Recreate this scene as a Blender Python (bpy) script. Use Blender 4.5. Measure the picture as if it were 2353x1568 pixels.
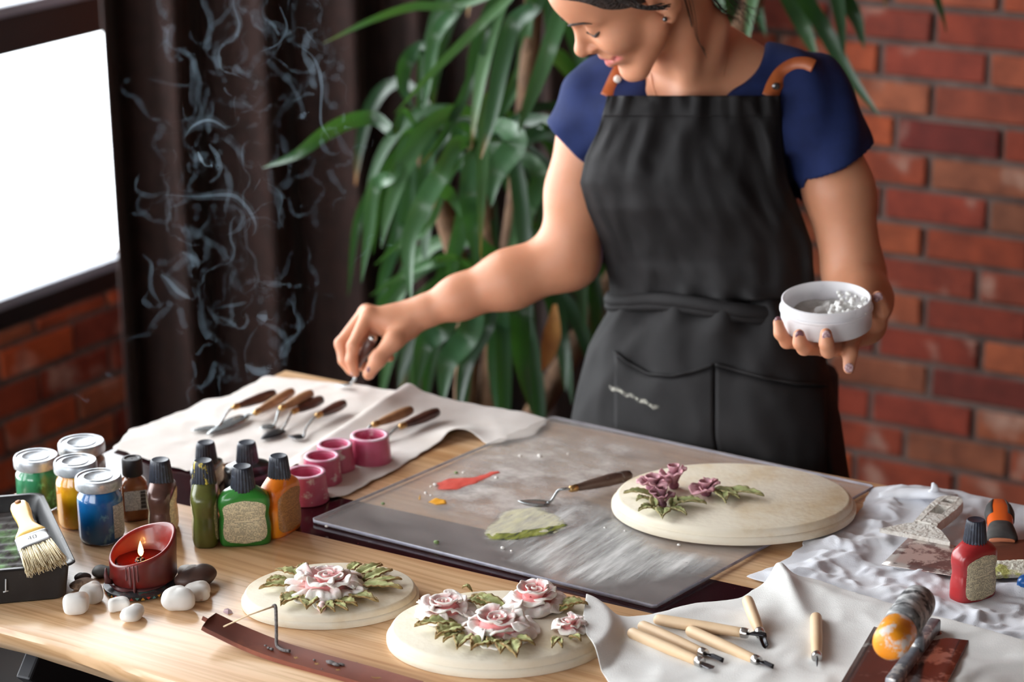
import bpy, bmesh, math, random
import numpy as np
from mathutils import Vector, Matrix, noise

scene = bpy.context.scene
for o in list(bpy.data.objects):
    bpy.data.objects.remove(o)
random.seed(7)
COL = scene.collection
PI = math.pi

# ------------------------------------------------------------------ camera
F = 5555.0
YAW, PITCH, ROLL = .5536, .3066, -.0127
CAM = np.array([0, 0, 1.81])
def _basis():
    cy, sy, cp, sp, cr, sr = math.cos(YAW), math.sin(YAW), math.cos(PITCH), math.sin(PITCH), math.cos(ROLL), math.sin(ROLL)
    f = np.array([-sy*cp, cy*cp, -sp]); r = np.array([cy, sy, 0]); u = np.cross(r, f)
    return np.array([cr*r + sr*u, -sr*r + cr*u, f])
CM = _basis()
cam_d = bpy.data.cameras.new('camera'); cam = bpy.data.objects.new('camera', cam_d); COL.objects.link(cam)
cam_d.sensor_width = 36; cam_d.lens = 36*F/2353
cam_d.clip_start = .05; cam_d.clip_end = 200
cam.matrix_world = Matrix(((CM[0][0], CM[1][0], -CM[2][0], CAM[0]), (CM[0][1], CM[1][1], -CM[2][1], CAM[1]), (CM[0][2], CM[1][2], -CM[2][2], CAM[2]), (0, 0, 0, 1)))
cam_d.dof.use_dof = True; cam_d.dof.focus_distance = 2.62; cam_d.dof.aperture_fstop = 4.2
scene.camera = cam

# ------------------------------------------------------------------ world, light, exposure
scene.view_settings.view_transform = 'Standard'; scene.view_settings.look = 'None'
scene.view_settings.gamma = 1; scene.view_settings.use_curve_mapping = False
scene.view_settings.exposure = EXPOSURE = 0.0
world = bpy.data.worlds.new('overcast_sky'); scene.world = world; world.use_nodes = True
bg = world.node_tree.nodes['Background']; bg.inputs[0].default_value = (.93, .97, 1, 1); bg.inputs[1].default_value = 9.5
def portal(loc, rot, sx, sy):
    l = bpy.data.lights.new('window_portal', 'AREA'); l.shape = 'RECTANGLE'; l.size = sx; l.size_y = sy
    l.cycles.is_portal = True
    o = bpy.data.objects.new('window_portal', l); COL.objects.link(o); o.location = loc; o.rotation_euler = rot
    return o
WX, WY, RX, FY, CEIL = -3.2, 4.25, 3.4, -2.6, 3.0     # left wall, back wall, right wall, wall behind the camera, ceiling
portal((WX-.02, 2.45, 1.55), (0, -PI/2, 0), 2.3, 3.5)
portal((WX-.02, -.95, 1.55), (0, -PI/2, 0), 2.3, 2.6)  # portal of the added, unseen window further along the left wall
portal((-1.5, FY-.02, 1.6), (PI/2, 0, PI), 2.8, 1.8)  # portal of the added window behind the camera

# ------------------------------------------------------------------ pixel -> place helpers
def ray(x, y): return np.array([x-1176.5, 784-y, F]) @ CM / F
T = .75                                                     # table top
def P(x, y, z=T): r = ray(x, y); return Vector(CAM + (z-CAM[2])/r[2]*r)      # point on a horizontal plane
def D(x, y, d): return Vector(CAM + d*ray(x, y))                              # point at a depth
def onY(x, y, Y): r = ray(x, y); return Vector(CAM + Y/r[1]*r)
def onX(x, y, X): r = ray(x, y); return Vector(CAM + X/r[0]*r)
def proj(p):
    c = CM @ (np.array(p)-CAM); return 1176.5+F*c[0]/c[2], 784-F*c[1]/c[2], c[2]
def pxm(p): return F/proj(p)[2]                              # pixels per metre there
def away(p):
    v = Vector((p[0], p[1], 0)); return v.normalized()       # horizontal direction away from the camera
def facing(p):                                               # rotz that turns local -y to the camera
    return math.atan2(p[1], p[0]) - PI/2
def stand(x, y, r, z=T):                                     # base centre of an upright thing from its front foot pixel
    p = P(x, y, z); return p + away(p)*r
def height_at(base, y):                                      # z of the vertical through base that shows at pixel row y
    lo, hi = base[2], base[2]+1.5
    for _ in range(40):
        m = (lo+hi)/2
        if proj((base[0], base[1], m))[1] > y: lo = m
        else: hi = m
    return lo

# ------------------------------------------------------------------ materials
def lin(c):
    o = []
    for v in c[:3]:
        v /= 255.0
        o.append(v/12.92 if v <= .04045 else ((v+.055)/1.055)**2.4)
    return (*o, 1)
MATS = {}
def new_mat(name):
    m = bpy.data.materials.new(name); m.use_nodes = True
    return m, m.node_tree.nodes, m.node_tree.links, m.node_tree.nodes['Principled BSDF']
def N(nodes, typ, **kw):
    n = nodes.new(typ)
    for k, v in kw.items():
        if k.startswith('i_'):
            key = k[2:]
            n.inputs[int(key) if key.isdigit() else key].default_value = v
        else: setattr(n, k, v)
    return n
def ramp(nodes, stops):
    r = nodes.new('ShaderNodeValToRGB'); e = r.color_ramp.elements
    while len(e) < len(stops): e.new(.5)
    for i, (p, c) in enumerate(stops):
        e[i].position = p; e[i].color = c if len(c) == 4 else (*c, 1)
    return r
def coords(nodes, links, scale=(1, 1, 1), kind='Object', rot=(0, 0, 0)):
    tc = nodes.new('ShaderNodeTexCoord'); mp = nodes.new('ShaderNodeMapping')
    mp.inputs['Scale'].default_value = scale; mp.inputs['Rotation'].default_value = rot
    links.new(tc.outputs[kind], mp.inputs[0]); return mp.outputs[0]
def bump(nodes, links, p, height, strength=.3, dist=.01):
    b = N(nodes, 'ShaderNodeBump'); b.inputs['Strength'].default_value = strength; b.inputs['Distance'].default_value = dist
    links.new(height, b.inputs['Height']); links.new(b.outputs[0], p.inputs['Normal']); return b
def mat(name, c, rough=.5, c2=None, scale=40, detail=4, lo=.4, hi=.65, c3=None, scale3=15, lo3=.55, hi3=.65, bumps=None, metal=0, spec=.5, sss=0, sssr=(1, .4, .25), sssd=.01, coat=0, sheen=0, stretch=(1, 1, 1), trans=0, kind='Object', rand=0):
    if name in MATS: return MATS[name]
    m, nd, lk, p = new_mat(name); MATS[name] = m
    p.inputs['Roughness'].default_value = rough; p.inputs['Metallic'].default_value = metal
    p.inputs['Specular IOR Level'].default_value = spec
    p.inputs['Base Color'].default_value = lin(c)
    if sss: p.inputs['Subsurface Weight'].default_value = sss; p.inputs['Subsurface Radius'].default_value = sssr; p.inputs['Subsurface Scale'].default_value = sssd
    if coat: p.inputs['Coat Weight'].default_value = coat; p.inputs['Coat Roughness'].default_value = .08
    if sheen: p.inputs['Sheen Weight'].default_value = sheen
    if trans: p.inputs['Transmission Weight'].default_value = trans
    v = coords(nd, lk, stretch, kind)
    col = None
    if c2 is not None:
        n = N(nd, 'ShaderNodeTexNoise'); n.inputs['Scale'].default_value = scale; n.inputs['Detail'].default_value = detail
        lk.new(v, n.inputs['Vector'])
        r = ramp(nd, [(lo, lin(c)), (hi, lin(c2))]); lk.new(n.outputs[0], r.inputs[0]); col = r.outputs[0]
    if c3 is not None:
        n = N(nd, 'ShaderNodeTexNoise'); n.inputs['Scale'].default_value = scale3; n.inputs['Detail'].default_value = 6; n.inputs['Roughness'].default_value = .65
        lk.new(v, n.inputs['Vector'])
        r = ramp(nd, [(lo3, (0, 0, 0, 1)), (hi3, (1, 1, 1, 1))]); lk.new(n.outputs[0], r.inputs[0])
        mx = N(nd, 'ShaderNodeMix', data_type='RGBA'); lk.new(r.outputs[0], mx.inputs[0])
        if col: lk.new(col, mx.inputs[6])
        else: mx.inputs[6].default_value = lin(c)
        mx.inputs[7].default_value = lin(c3); col = mx.outputs[2]
    if rand:
        oi = N(nd, 'ShaderNodeObjectInfo'); hs = N(nd, 'ShaderNodeHueSaturation')
        mr = N(nd, 'ShaderNodeMapRange'); mr.inputs['To Min'].default_value = 1-rand; mr.inputs['To Max'].default_value = 1+rand
        lk.new(oi.outputs['Random'], mr.inputs[0]); lk.new(mr.outputs[0], hs.inputs['Value'])
        if col: lk.new(col, hs.inputs['Color'])
        else: hs.inputs['Color'].default_value = lin(c)
        col = hs.outputs[0]
    if col: lk.new(col, p.inputs['Base Color'])
    if bumps:
        bs, st, ds = bumps
        n = N(nd, 'ShaderNodeTexNoise'); n.inputs['Scale'].default_value = bs; n.inputs['Detail'].default_value = 5
        lk.new(v, n.inputs['Vector']); bump(nd, lk, p, n.outputs[0], st, ds)
    return m

# ------------------------------------------------------------------ mesh helpers
class MB:
    def __init__(s): s.v = []; s.f = []; s.c = None
    def add(s, vs, fs):
        b = len(s.v); s.v += [tuple(v) for v in vs]; s.f += [tuple(i+b for i in f) for f in fs]; return s
    def loft(s, rings, cap=True, closed=True):
        n = len(rings[0]); vs = [p for r in rings for p in r]; fs = []
        for i in range(len(rings)-1):
            for j in range(n if closed else n-1):
                k = (j+1) % n
                fs.append((i*n+j, i*n+k, (i+1)*n+k, (i+1)*n+j))
        if cap and closed:
            fs.append(tuple(range(n-1, -1, -1))); b = (len(rings)-1)*n; fs.append(tuple(b+j for j in range(n)))
        return s.add(vs, fs)
    def lathe(s, prof, n=32, sx=1, sy=1, o=(0, 0, 0), cap=True):
        return s.loft([[(o[0]+r*sx*math.cos(2*PI*j/n), o[1]+r*sy*math.sin(2*PI*j/n), o[2]+z) for j in range(n)] for r, z in prof], cap)
    def grid(s, rows, close_u=False):
        n = len(rows[0]); vs = [p for r in rows for p in r]; fs = []
        for i in range(len(rows)-1):
            for j in range(n if close_u else n-1):
                k = (j+1) % n; fs.append((i*n+j, i*n+k, (i+1)*n+k, (i+1)*n+j))
        return s.add(vs, fs)
    def tube(s, pts, rad, n=10, flat=1, up=(0, 0, 1), cap=True):
        pts = [Vector(p) for p in pts]; m = len(pts); rings = []
        if not hasattr(rad, '__len__'): rad = [rad]*m
        u = None
        for i, p in enumerate(pts):
            t = (pts[min(i+1, m-1)]-pts[max(i-1, 0)])
            t = t.normalized() if t.length > 1e-9 else Vector((0, 0, 1))
            if u is None:
                u = Vector(up); u = u - t*u.dot(t)
                if u.length < 1e-3: u = Vector((1, 0, 0)) - t*t.x
            else: u = u - t*u.dot(t)
            u.normalize(); w = t.cross(u)
            rings.append([p + (u*math.cos(2*PI*j/n)*flat + w*math.sin(2*PI*j/n))*max(rad[i], 1e-5) for j in range(n)])
        return s.loft(rings, cap)
    def box(s, c, d, bev=0, rz=0, mtx=None, seg=2):
        bm = bmesh.new(); bmesh.ops.create_cube(bm, size=1)
        for v in bm.verts: v.co = Vector((v.co.x*d[0], v.co.y*d[1], v.co.z*d[2]))
        if bev: bmesh.ops.bevel(bm, geom=list(bm.edges), offset=bev, segments=seg, profile=.5, affect='EDGES')
        M_ = Matrix.Translation(Vector(c)) @ Matrix.Rotation(rz, 4, 'Z')
        if mtx is not None: M_ = mtx @ M_
        bm.verts.ensure_lookup_table()
        vs = [M_ @ v.co for v in bm.verts]; fs = [[v.index for v in f.verts] for f in bm.faces]; bm.free()
        return s.add(vs, fs)
    def ball(s, c, r, n=16, m=10):
        if not hasattr(r, '__len__'): r = (r, r, r)
        return s.loft([[(c[0]+r[0]*math.sin(PI*(i+.02)/(m+.04))*math.cos(2*PI*j/n), c[1]+r[1]*math.sin(PI*(i+.02)/(m+.04))*math.sin(2*PI*j/n), c[2]-r[2]*math.cos(PI*(i+.02)/(m+.04))) for j in range(n)] for i in range(m+1)])
    def xf(s, M_, a=0):
        s.v[a:] = [tuple(M_ @ Vector(v)) for v in s.v[a:]]; return s
    def build(s, name, m=None, parent=None, smooth=True, angle=None, sub=0, solid=0, col=None):
        me = bpy.data.meshes.new(name); me.from_pydata(s.v, [], s.f); me.validate()
        if smooth:
            me.polygons.foreach_set('use_smooth', [True]*len(me.polygons))
            if angle is not None:
                try: me.set_sharp_from_angle(angle=angle)
                except Exception: pass
        if m: me.materials.append(m)
        if col is not None:
            a = me.color_attributes.new('tint', 'FLOAT_COLOR', 'POINT')
            a.data.foreach_set('color', np.asarray(col, dtype=np.float32).ravel())
        o = bpy.data.objects.new(name, me); COL.objects.link(o)
        if parent is not None: o.parent = parent
        if solid:
            md = o.modifiers.new('solid', 'SOLIDIFY'); md.thickness = solid; md.offset = 0
        if sub:
            md = o.modifiers.new('sub', 'SUBSURF'); md.levels = md.render_levels = sub
        return o
def recalc(o):
    bm = bmesh.new(); bm.from_mesh(o.data); bmesh.ops.recalc_face_normals(bm, faces=bm.faces); bm.to_mesh(o.data); bm.free(); return o
def tag(o, label=None, cat=None, group=None, kind=None):
    if label: o['label'] = label
    if cat: o['category'] = cat
    if group: o['group'] = group
    if kind: o['kind'] = kind
    return o
def thing(name, label, cat, loc=(0, 0, 0), rz=0, group=None):
    o = bpy.data.objects.new(name, None); COL.objects.link(o); o.location = loc; o.rotation_euler = (0, 0, rz)
    o.empty_display_size = .02
    return tag(o, label, cat, group)
def dup(o, parent=None):
    c = o.copy(); COL.objects.link(c); c.parent = parent; return c
def spline(pts, n=8):                                        # Catmull-Rom through points
    pts = [Vector(p) for p in pts]; out = []
    for i in range(len(pts)-1):
        a, b = pts[i], pts[i+1]; p0 = pts[i-1] if i else a*2-b; p3 = pts[i+2] if i+2 < len(pts) else b*2-a
        for k in range(n):
            t = k/n
            out.append(.5*((2*a) + (b-p0)*t + (2*p0-5*a+4*b-p3)*t*t + (3*a-p0-3*b+p3)*t**3))
    out.append(pts[-1]); return out
def lerp_tab(t, tab):
    for (a, x), (b, y) in zip(tab, tab[1:]):
        if t <= b: return x + (y-x)*(t-a)/(b-a if b != a else 1)
    return tab[-1][1]
def nz(x, y=0, z=0): return noise.noise(Vector((x, y, z)))
# ================================================================== the room
m_floor = mat('dark_floor_wood', (32, 22, 17), .8, (24, 16, 13), 6, stretch=(1, 8, 1))
m_plaster = mat('brown_grey_plaster', (104, 90, 80), .9, (92, 80, 72), 3)
m_mortar = mat('mortar', (118, 98, 91), .95, (92, 75, 70), 18, bumps=(60, .5, .01))
def brick_mat():
    m, nd, lk, p = new_mat('red_brick'); p.inputs['Roughness'].default_value = .8
    oi = N(nd, 'ShaderNodeObjectInfo')
    r = ramp(nd, [(0, lin((132, 50, 34))), (.16, lin((172, 80, 46))), (.3, lin((112, 38, 32))), (.45, lin((180, 96, 62))), (.6, lin((132, 82, 60))), (.74, lin((188, 84, 42))), (.86, lin((110, 44, 36))), (1, lin((160, 66, 44)))])
    lk.new(oi.outputs['Random'], r.inputs[0])
    tc = N(nd, 'ShaderNodeTexCoord'); ad = N(nd, 'ShaderNodeVectorMath', operation='ADD')
    sc = N(nd, 'ShaderNodeVectorMath', operation='SCALE'); sc.inputs['Scale'].default_value = 40
    cb = N(nd, 'ShaderNodeCombineXYZ'); lk.new(oi.outputs['Random'], cb.inputs[0]); lk.new(oi.outputs['Random'], cb.inputs[2])
    lk.new(cb.outputs[0], sc.inputs[0]); lk.new(tc.outputs['Object'], ad.inputs[0]); lk.new(sc.outputs[0], ad.inputs[1])
    n1 = N(nd, 'ShaderNodeTexNoise'); n1.inputs['Scale'].default_value = 9; n1.inputs['Detail'].default_value = 5; lk.new(ad.outputs[0], n1.inputs['Vector'])
    r1 = ramp(nd, [(.58, (0, 0, 0, 1)), (.72, (.6, .6, .6, 1))]); lk.new(n1.outputs[0], r1.inputs[0])
    mx = N(nd, 'ShaderNodeMix', data_type='RGBA'); lk.new(r1.outputs[0], mx.inputs[0]); lk.new(r.outputs[0], mx.inputs[6]); mx.inputs[7].default_value = lin((205, 175, 160))
    n2 = N(nd, 'ShaderNodeTexNoise'); n2.inputs['Scale'].default_value = 22; n2.inputs['Detail'].default_value = 6; lk.new(ad.outputs[0], n2.inputs['Vector'])
    r2 = ramp(nd, [(.3, (.68, .62, .6, 1)), (.7, (1.2, 1.15, 1.1, 1))]); lk.new(n2.outputs[0], r2.inputs[0])
    ml = N(nd, 'ShaderNodeMix', data_type='RGBA', blend_type='MULTIPLY'); ml.inputs[0].default_value = 1
    lk.new(mx.outputs[2], ml.inputs[6]); lk.new(r2.outputs[0], ml.inputs[7]); lk.new(ml.outputs[2], p.inputs['Base Color'])
    bump(nd, lk, p, n2.outputs[0], .5, .004)
    return m
m_brick = brick_mat()
def brick_wall_mat():
    m, nd, lk, p = new_mat('brick_wall_far'); p.inputs['Roughness'].default_value = .85
    v = coords(nd, lk, (1, 1, 1), 'Generated')
    return m
def struct(name, mb, m, smooth=False, parent=None):
    o = mb.build(name, m, parent, smooth); 
    if parent is None: o['kind'] = 'structure'
    return o
struct('floor', MB().box(((WX+RX)/2, (FY+WY)/2, -.05), (RX-WX+.5, WY-FY+.5, .1)), m_floor)
struct('ceiling', MB().box(((WX+RX)/2, (FY+WY)/2, CEIL+.05), (RX-WX+.5, WY-FY+.5, .1)), m_plaster)
struct('wall_right', MB().box((RX+.1, (FY+WY)/2, CEIL/2), (.2, WY-FY+.4, CEIL)), m_plaster)
fw = MB()          # wall behind the camera, with an added window opening for front-left light
for x0, x1, za, zb in ((WX-.2, RX+.2, 0, .7), (WX-.2, RX+.2, 2.5, CEIL), (WX-.2, -2.9, .7, 2.5), (-.1, RX+.2, .7, 2.5)): fw.box(((x0+x1)/2, FY-.1, (za+zb)/2), (x1-x0, .2, zb-za))
struct('wall_front', fw, m_plaster)

# back wall: mortar bed with bricks as pieces
CH = (onY(2353, 36, WY).z - onY(2353, 1107, WY).z)/13
Z0 = onY(2353, 1107, WY).z
wb = struct('wall_back', MB().box(((WX+RX)/2, WY+.094, CEIL/2), (RX-WX+.4, .2, CEIL)), m_mortar)
BL, BJ = .2155, .0125
def brick_meshes():
    out = []
    for k in range(5):
        rng = random.Random(k); mb = MB().box((0, 0, 0), (BL-BJ, .05, CH-BJ), .0035, seg=1)
        mb.v = [(x+rng.uniform(-.0012, .0012), y+rng.uniform(-.0015, .0015), z+rng.uniform(-.0012, .0012)) for x, y, z in mb.v]
        o = mb.build('brick', m_brick, None, False); me = o.data; bpy.data.objects.remove(o); out.append(me)
    return out
BM = brick_meshes()
def brick(parent, loc, rz=0, sx=1, rng=random):
    o = bpy.data.objects.new('brick', rng.choice(BM)); COL.objects.link(o); o.parent = parent
    o.location = loc; o.rotation_euler = (0, 0, rz); o.scale = (sx, 1, 1); return o
JOINT = {13: 2275, 12: 2131, 11: 2255, 10: 2132, 9: 2295, 8: 2131, 7: 2270, 6: 2125, 5: 2253, 4: 2132, 3: 2268, 2: 2150, 1: 2260, 0: 2100, -1: 2222}
rest = MB(); cnt = 0
rng = random.Random(5)
for row in range(-2, 39):
    zc = Z0 + (row+.5)*CH
    if zc+CH/2 < .0 or zc > CEIL-.04: continue
    jx = onY(JOINT[row], 600, WY).x if row in JOINT else (-1.3 + (row % 2)*BL/2)
    k0 = math.floor((WX-jx)/BL)
    for k in range(k0, k0+32):
        xc = jx + (k+.5)*BL
        if xc-BL/2 < WX or xc > RX-BL/2: continue
        px, py, _ = proj((xc, WY, zc))
        y = WY + .012 + rng.uniform(-.003, .003)
        if 860 < px < 2440 and -80 < py < 1240 and cnt < 298:
            brick(wb, (xc, y, zc), 0, 1, rng); cnt += 1
        else: rest.box((xc, y, zc), (BL-BJ, .05, CH-BJ))
o = rest.build('brickwork', m_brick, wb, False); o['kind'] = 'stuff'

# left wall: brick parapet under a long steel window
m_steel = mat('black_window_steel', (24, 24, 26), .35)
m_bead = mat('grey_glazing_bead', (150, 158, 172), .4)
zs = onX(0, 755, WX).z - .004                     # window sill
zm0 = onX(238, 73, WX).z; zm1 = onX(166, 0, WX).z   # transom
wl = MB()
wl.box((WX-.094, (FY+WY)/2, zs/2), (.2, WY-FY+.4, zs)); wl.box((WX-.11, (FY+WY)/2, 2.85), (.2, WY-FY+.4, .3))
for ya, yb in ((4.22, WY+.2), (.36, .68), (FY-.2, -2.26)): wl.box((WX-.11, (ya+yb)/2, (zs+2.7)/2), (.2, yb-ya, 2.7-zs))
wl = struct('wall_left', wl, m_mortar)
CL = (onX(0, 795, WX).z - onX(0, 966, WX).z)/2
z1 = onX(0, 795, WX).z
for row in range(7):
    zc = z1 + CL*.5 - (row)*CL
    if zc < .03: break
    if zc+CL/2 > zs: zc = (z1+zs)/2
    for k in range(-3, 9):
        yc = 4.13 - (k+.5*(row % 2))*BL
        if yc > WY-.1 or yc < 2.3: continue
        o = brick(wl, (WX-.012+rng.uniform(-.003, .003), yc, zc), PI/2, 1, rng)
        if row == 0: o.scale = (1, 1, max(.3, (zs-z1-.006)/(CH-BJ)))
rest = MB()
for row in range(7):
    zc = z1 + CL*.5 - row*CL
    if zc < .03: break
    if zc+CL/2 > zs: continue
    for k in range(24):
        yc = 2.28-.02 - (k+.5*(row % 2))*BL
        if yc > FY+.2: rest.box((WX-.012, yc, zc), (.05, BL-BJ, CL-BJ))
o = rest.build('brickwork', m_brick, wl, False); o['kind'] = 'stuff'
def glass_mat(name, tint=(1, 1, 1, 1), haze=0.0, hazecol=(1, 1, 1, 1), ior=1.45, rough=.02):
    m, nd, lk, p = new_mat(name); nd.remove(p)
    out = nd['Material Output']; tr = N(nd, 'ShaderNodeBsdfTransparent'); tr.inputs[0].default_value = tint
    gl = N(nd, 'ShaderNodeBsdfGlossy'); gl.inputs['Roughness'].default_value = rough
    fr = N(nd, 'ShaderNodeFresnel'); ge = N(nd, 'ShaderNodeNewGeometry')
    mr = N(nd, 'ShaderNodeMapRange'); mr.inputs['To Min'].default_value = ior; mr.inputs['To Max'].default_value = 1/ior
    lk.new(ge.outputs['Backfacing'], mr.inputs[0]); lk.new(mr.outputs[0], fr.inputs[0])      # same reflectance from both sides of the sheet
    mx = N(nd, 'ShaderNodeMixShader'); lk.new(fr.outputs[0], mx.inputs[0]); lk.new(tr.outputs[0], mx.inputs[1]); lk.new(gl.outputs[0], mx.inputs[2])
    last = mx.outputs[0]
    if haze:
        df = N(nd, 'ShaderNodeBsdfDiffuse'); df.inputs[0].default_value = hazecol
        m2 = N(nd, 'ShaderNodeMixShader'); m2.inputs[0].default_value = haze; lk.new(last, m2.inputs[1]); lk.new(df.outputs[0], m2.inputs[2]); last = m2.outputs[0]
    lk.new(last, out.inputs[0]); return m
m_pane = glass_mat('window_glass')
def window(name, ya, yb):
    zt = 2.7; fr = MB(); x = WX-.03
    fr.box((x, (ya+yb)/2, (zs+zm_lo)/2), (.07, yb-ya, zm_lo-zs), .004); fr.box((x, (ya+yb)/2, zt-.04), (.07, yb-ya, .08), .004)
    for y in (ya+.03, yb-.03): fr.box((x, y, (zs+zt)/2), (.07, .06, zt-zs), .004)
    o = fr.build(name, m_steel, None, False); o['kind'] = 'structure'
    MB().box((x, (ya+yb)/2, (zm0+zm1)/2), (.075, yb-ya-.1, zm1-zm0), .005).build('transom', m_steel, o, False)
    for yy in ([ya+(yb-ya)*k/3 for k in (1, 2)] if yb-ya > 2 else []):
        if yy < 2.9: MB().box((x, yy, (zs+zt)/2), (.06, .045, zt-zs-.06), .004).build('mullion', m_steel, o, False)
    for za in (zm_lo, zm1): MB().box((WX+.004, (ya+yb)/2, za+.011), (.03, yb-ya-.1, .022), .003).build('glazing_bead', m_bead, o, False)
    for za, zb in ((zm_lo, zm0), (zm1, zt-.08)): MB().box((x, (ya+yb)/2, (za+zb)/2), (.006, yb-ya-.1, zb-za+.01)).build('pane', m_pane, o, False)
    return o
zm_lo = onX(0, 707, WX).z
window('window_1', .68, 4.22); window('added_window_left', -2.26, .36)  # the second one is unseen, added for light from the front left
wf = MB()  # unseen window behind the camera, made up to bring in front-left light
for z in (.73, 2.47): wf.box((-1.5, FY-.05, z), (2.8, .07, .06), .004)
for x in (-2.87, -1.5, -.13): wf.box((x, FY-.05, 1.6), (.06, .07, 1.8), .004)
o = wf.build('added_window_behind', m_steel, None, False); o['kind'] = 'structure'
MB().box((-1.5, FY-.05, 1.6), (2.7, .006, 1.7)).build('pane', m_pane, o, False)

# ================================================================== the curtain
m_curt = mat('dark_brown_curtain', (58, 36, 31), .9, (46, 29, 25), 30, sheen=.1)
pts = []
def curtain_path():
    # from the window edge slantwise past the corner, then along the back wall
    out = []; Y0 = onX(222, 300, WX+.12).y
    kn = spline([(WX+.13, Y0, 0), (WX+.28, Y0+.2, 0), (WX+.5, Y0+.46, 0), (WX+.68, 4.06, 0), (WX+.9, 4.12, 0), (WX+1.15, 4.13, 0)], 60); s_ = 0
    for i, p in enumerate(kn):
        t_ = (kn[min(i+1, len(kn)-1)]-kn[max(i-1, 0)]).normalized(); s_ += (p-kn[i-1]).length if i else 0
        out.append((s_, p, Vector((t_.y, -t_.x, 0))))
    return out
rows = []
cp = curtain_path()
for zi in range(24):
    z = .03 + (2.9-.03)*zi/23; r = []
    for s, p, q in cp:
        a = .055*(math.sin(2*PI*(s/.16+.3)+.7*math.sin(s*9)) + .35*math.sin(2*PI*s/.061+z*.6)*.5) + .012*nz(s*6, z*1.1, 3)
        r.append(p + q*(a+.02) + Vector((0, 0, z)))
    rows.append(r)
t = thing('curtain', 'dark brown pleated curtain hanging beside the bright window', 'curtain', (0, 0, 0))
MB().grid(rows).build('fabric', m_curt, t, solid=.003)
m_rod = mat('dark_curtain_rod', (30, 26, 25), .4, metal=.6)
MB().tube(spline([(WX+.1, 3.3, 2.92), (WX+.3, 3.75, 2.92), (WX+.55, 4.02, 2.92), (WX+.8, 4.1, 2.92), (WX+1.25, 4.13, 2.92)], 6), .012).build('rod', m_rod, t)

# ================================================================== the table
def wood_mat():
    m, nd, lk, p = new_mat('pale_pine'); p.inputs['Roughness'].default_value = .34
    v = coords(nd, lk, (1, 1, 1))
    dn = N(nd, 'ShaderNodeTexNoise'); dn.inputs['Scale'].default_value = 1; dn.inputs['Detail'].default_value = 2
    mp = N(nd, 'ShaderNodeMapping'); mp.inputs['Scale'].default_value = (1.1, 4, 4); lk.new(v, mp.inputs[0]); lk.new(mp.outputs[0], dn.inputs['Vector'])
    ad = N(nd, 'ShaderNodeMix', data_type='RGBA', blend_type='LINEAR_LIGHT'); ad.inputs[0].default_value = .05
    lk.new(v, ad.inputs[6]); lk.new(dn.outputs[1], ad.inputs[7])
    def streak(sc, stops, det=2):
        q = N(nd, 'ShaderNodeMapping'); q.inputs['Scale'].default_value = sc; lk.new(ad.outputs[2], q.inputs[0])
        n = N(nd, 'ShaderNodeTexNoise'); n.inputs['Scale'].default_value = 1; n.inputs['Detail'].default_value = det; lk.new(q.outputs[0], n.inputs['Vector'])
        r = ramp(nd, stops); lk.new(n.outputs[0], r.inputs[0]); return r.outputs[0]
    c0 = streak((.8, 16, 16), [(.3, lin((206, 160, 114))), (.5, lin((218, 178, 136))), (.7, lin((226, 192, 154)))])
    c1 = streak((2.2, 190, 120), [(.38, (.80, .72, .62, 1)), (.52, (1, 1, 1, 1)), (.7, (1.04, 1.04, 1.04, 1))], 3)
    c2 = streak((1.2, 60, 60), [(.34, (.80, .70, .60, 1)), (.46, (1, .98, .96, 1)), (.6, (1.02, 1.02, 1.02, 1))])
    a = N(nd, 'ShaderNodeMix', data_type='RGBA', blend_type='MULTIPLY'); a.inputs[0].default_value = .8; lk.new(c0, a.inputs[6]); lk.new(c1, a.inputs[7])
    b = N(nd, 'ShaderNodeMix', data_type='RGBA', blend_type='MULTIPLY'); b.inputs[0].default_value = .9; lk.new(a.outputs[2], b.inputs[6]); lk.new(c2, b.inputs[7])
    lk.new(b.outputs[2], p.inputs['Base Color'])
    p.inputs['Coat Weight'].default_value = .6; p.inputs['Coat Roughness'].default_value = .22
    return m
m_wood = wood_mat()
def resin_mat():
    m, nd, lk, p = new_mat('maroon_resin'); p.inputs['Roughness'].default_value = .12
    v = coords(nd, lk)
    vo = N(nd, 'ShaderNodeTexVoronoi'); vo.inputs['Scale'].default_value = 420; lk.new(v, vo.inputs['Vector'])
    r = ramp(nd, [(.0, lin((190, 60, 66))), (.12, lin((150, 40, 48))), (.2, lin((44, 12, 17)))]); lk.new(vo.outputs['Distance'], r.inputs[0])
    n = N(nd, 'ShaderNodeTexNoise'); n.inputs['Scale'].default_value = 120; lk.new(v, n.inputs['Vector'])
    r2 = ramp(nd, [(.55, (0, 0, 0, 1)), (.7, (1, 1, 1, 1))]); lk.new(n.outputs[0], r2.inputs[0])
    mx = N(nd, 'ShaderNodeMix', data_type='RGBA'); lk.new(r2.outputs[0], mx.inputs[0]); mx.inputs[6].default_value = lin((40, 11, 16)); lk.new(r.outputs[0], mx.inputs[7])
    lk.new(mx.outputs[2], p.inputs['Base Color']); return m
m_resin = resin_mat()
TX0, TX1, TY0, TY1, TH = -1.966, .25, 1.725, 2.575, .042
YR0, YR1 = 2.098, 2.212
table = thing('table', 'pale pine table with a dark maroon resin strip and a wavy live edge', 'table', (0, 0, 0))
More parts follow.
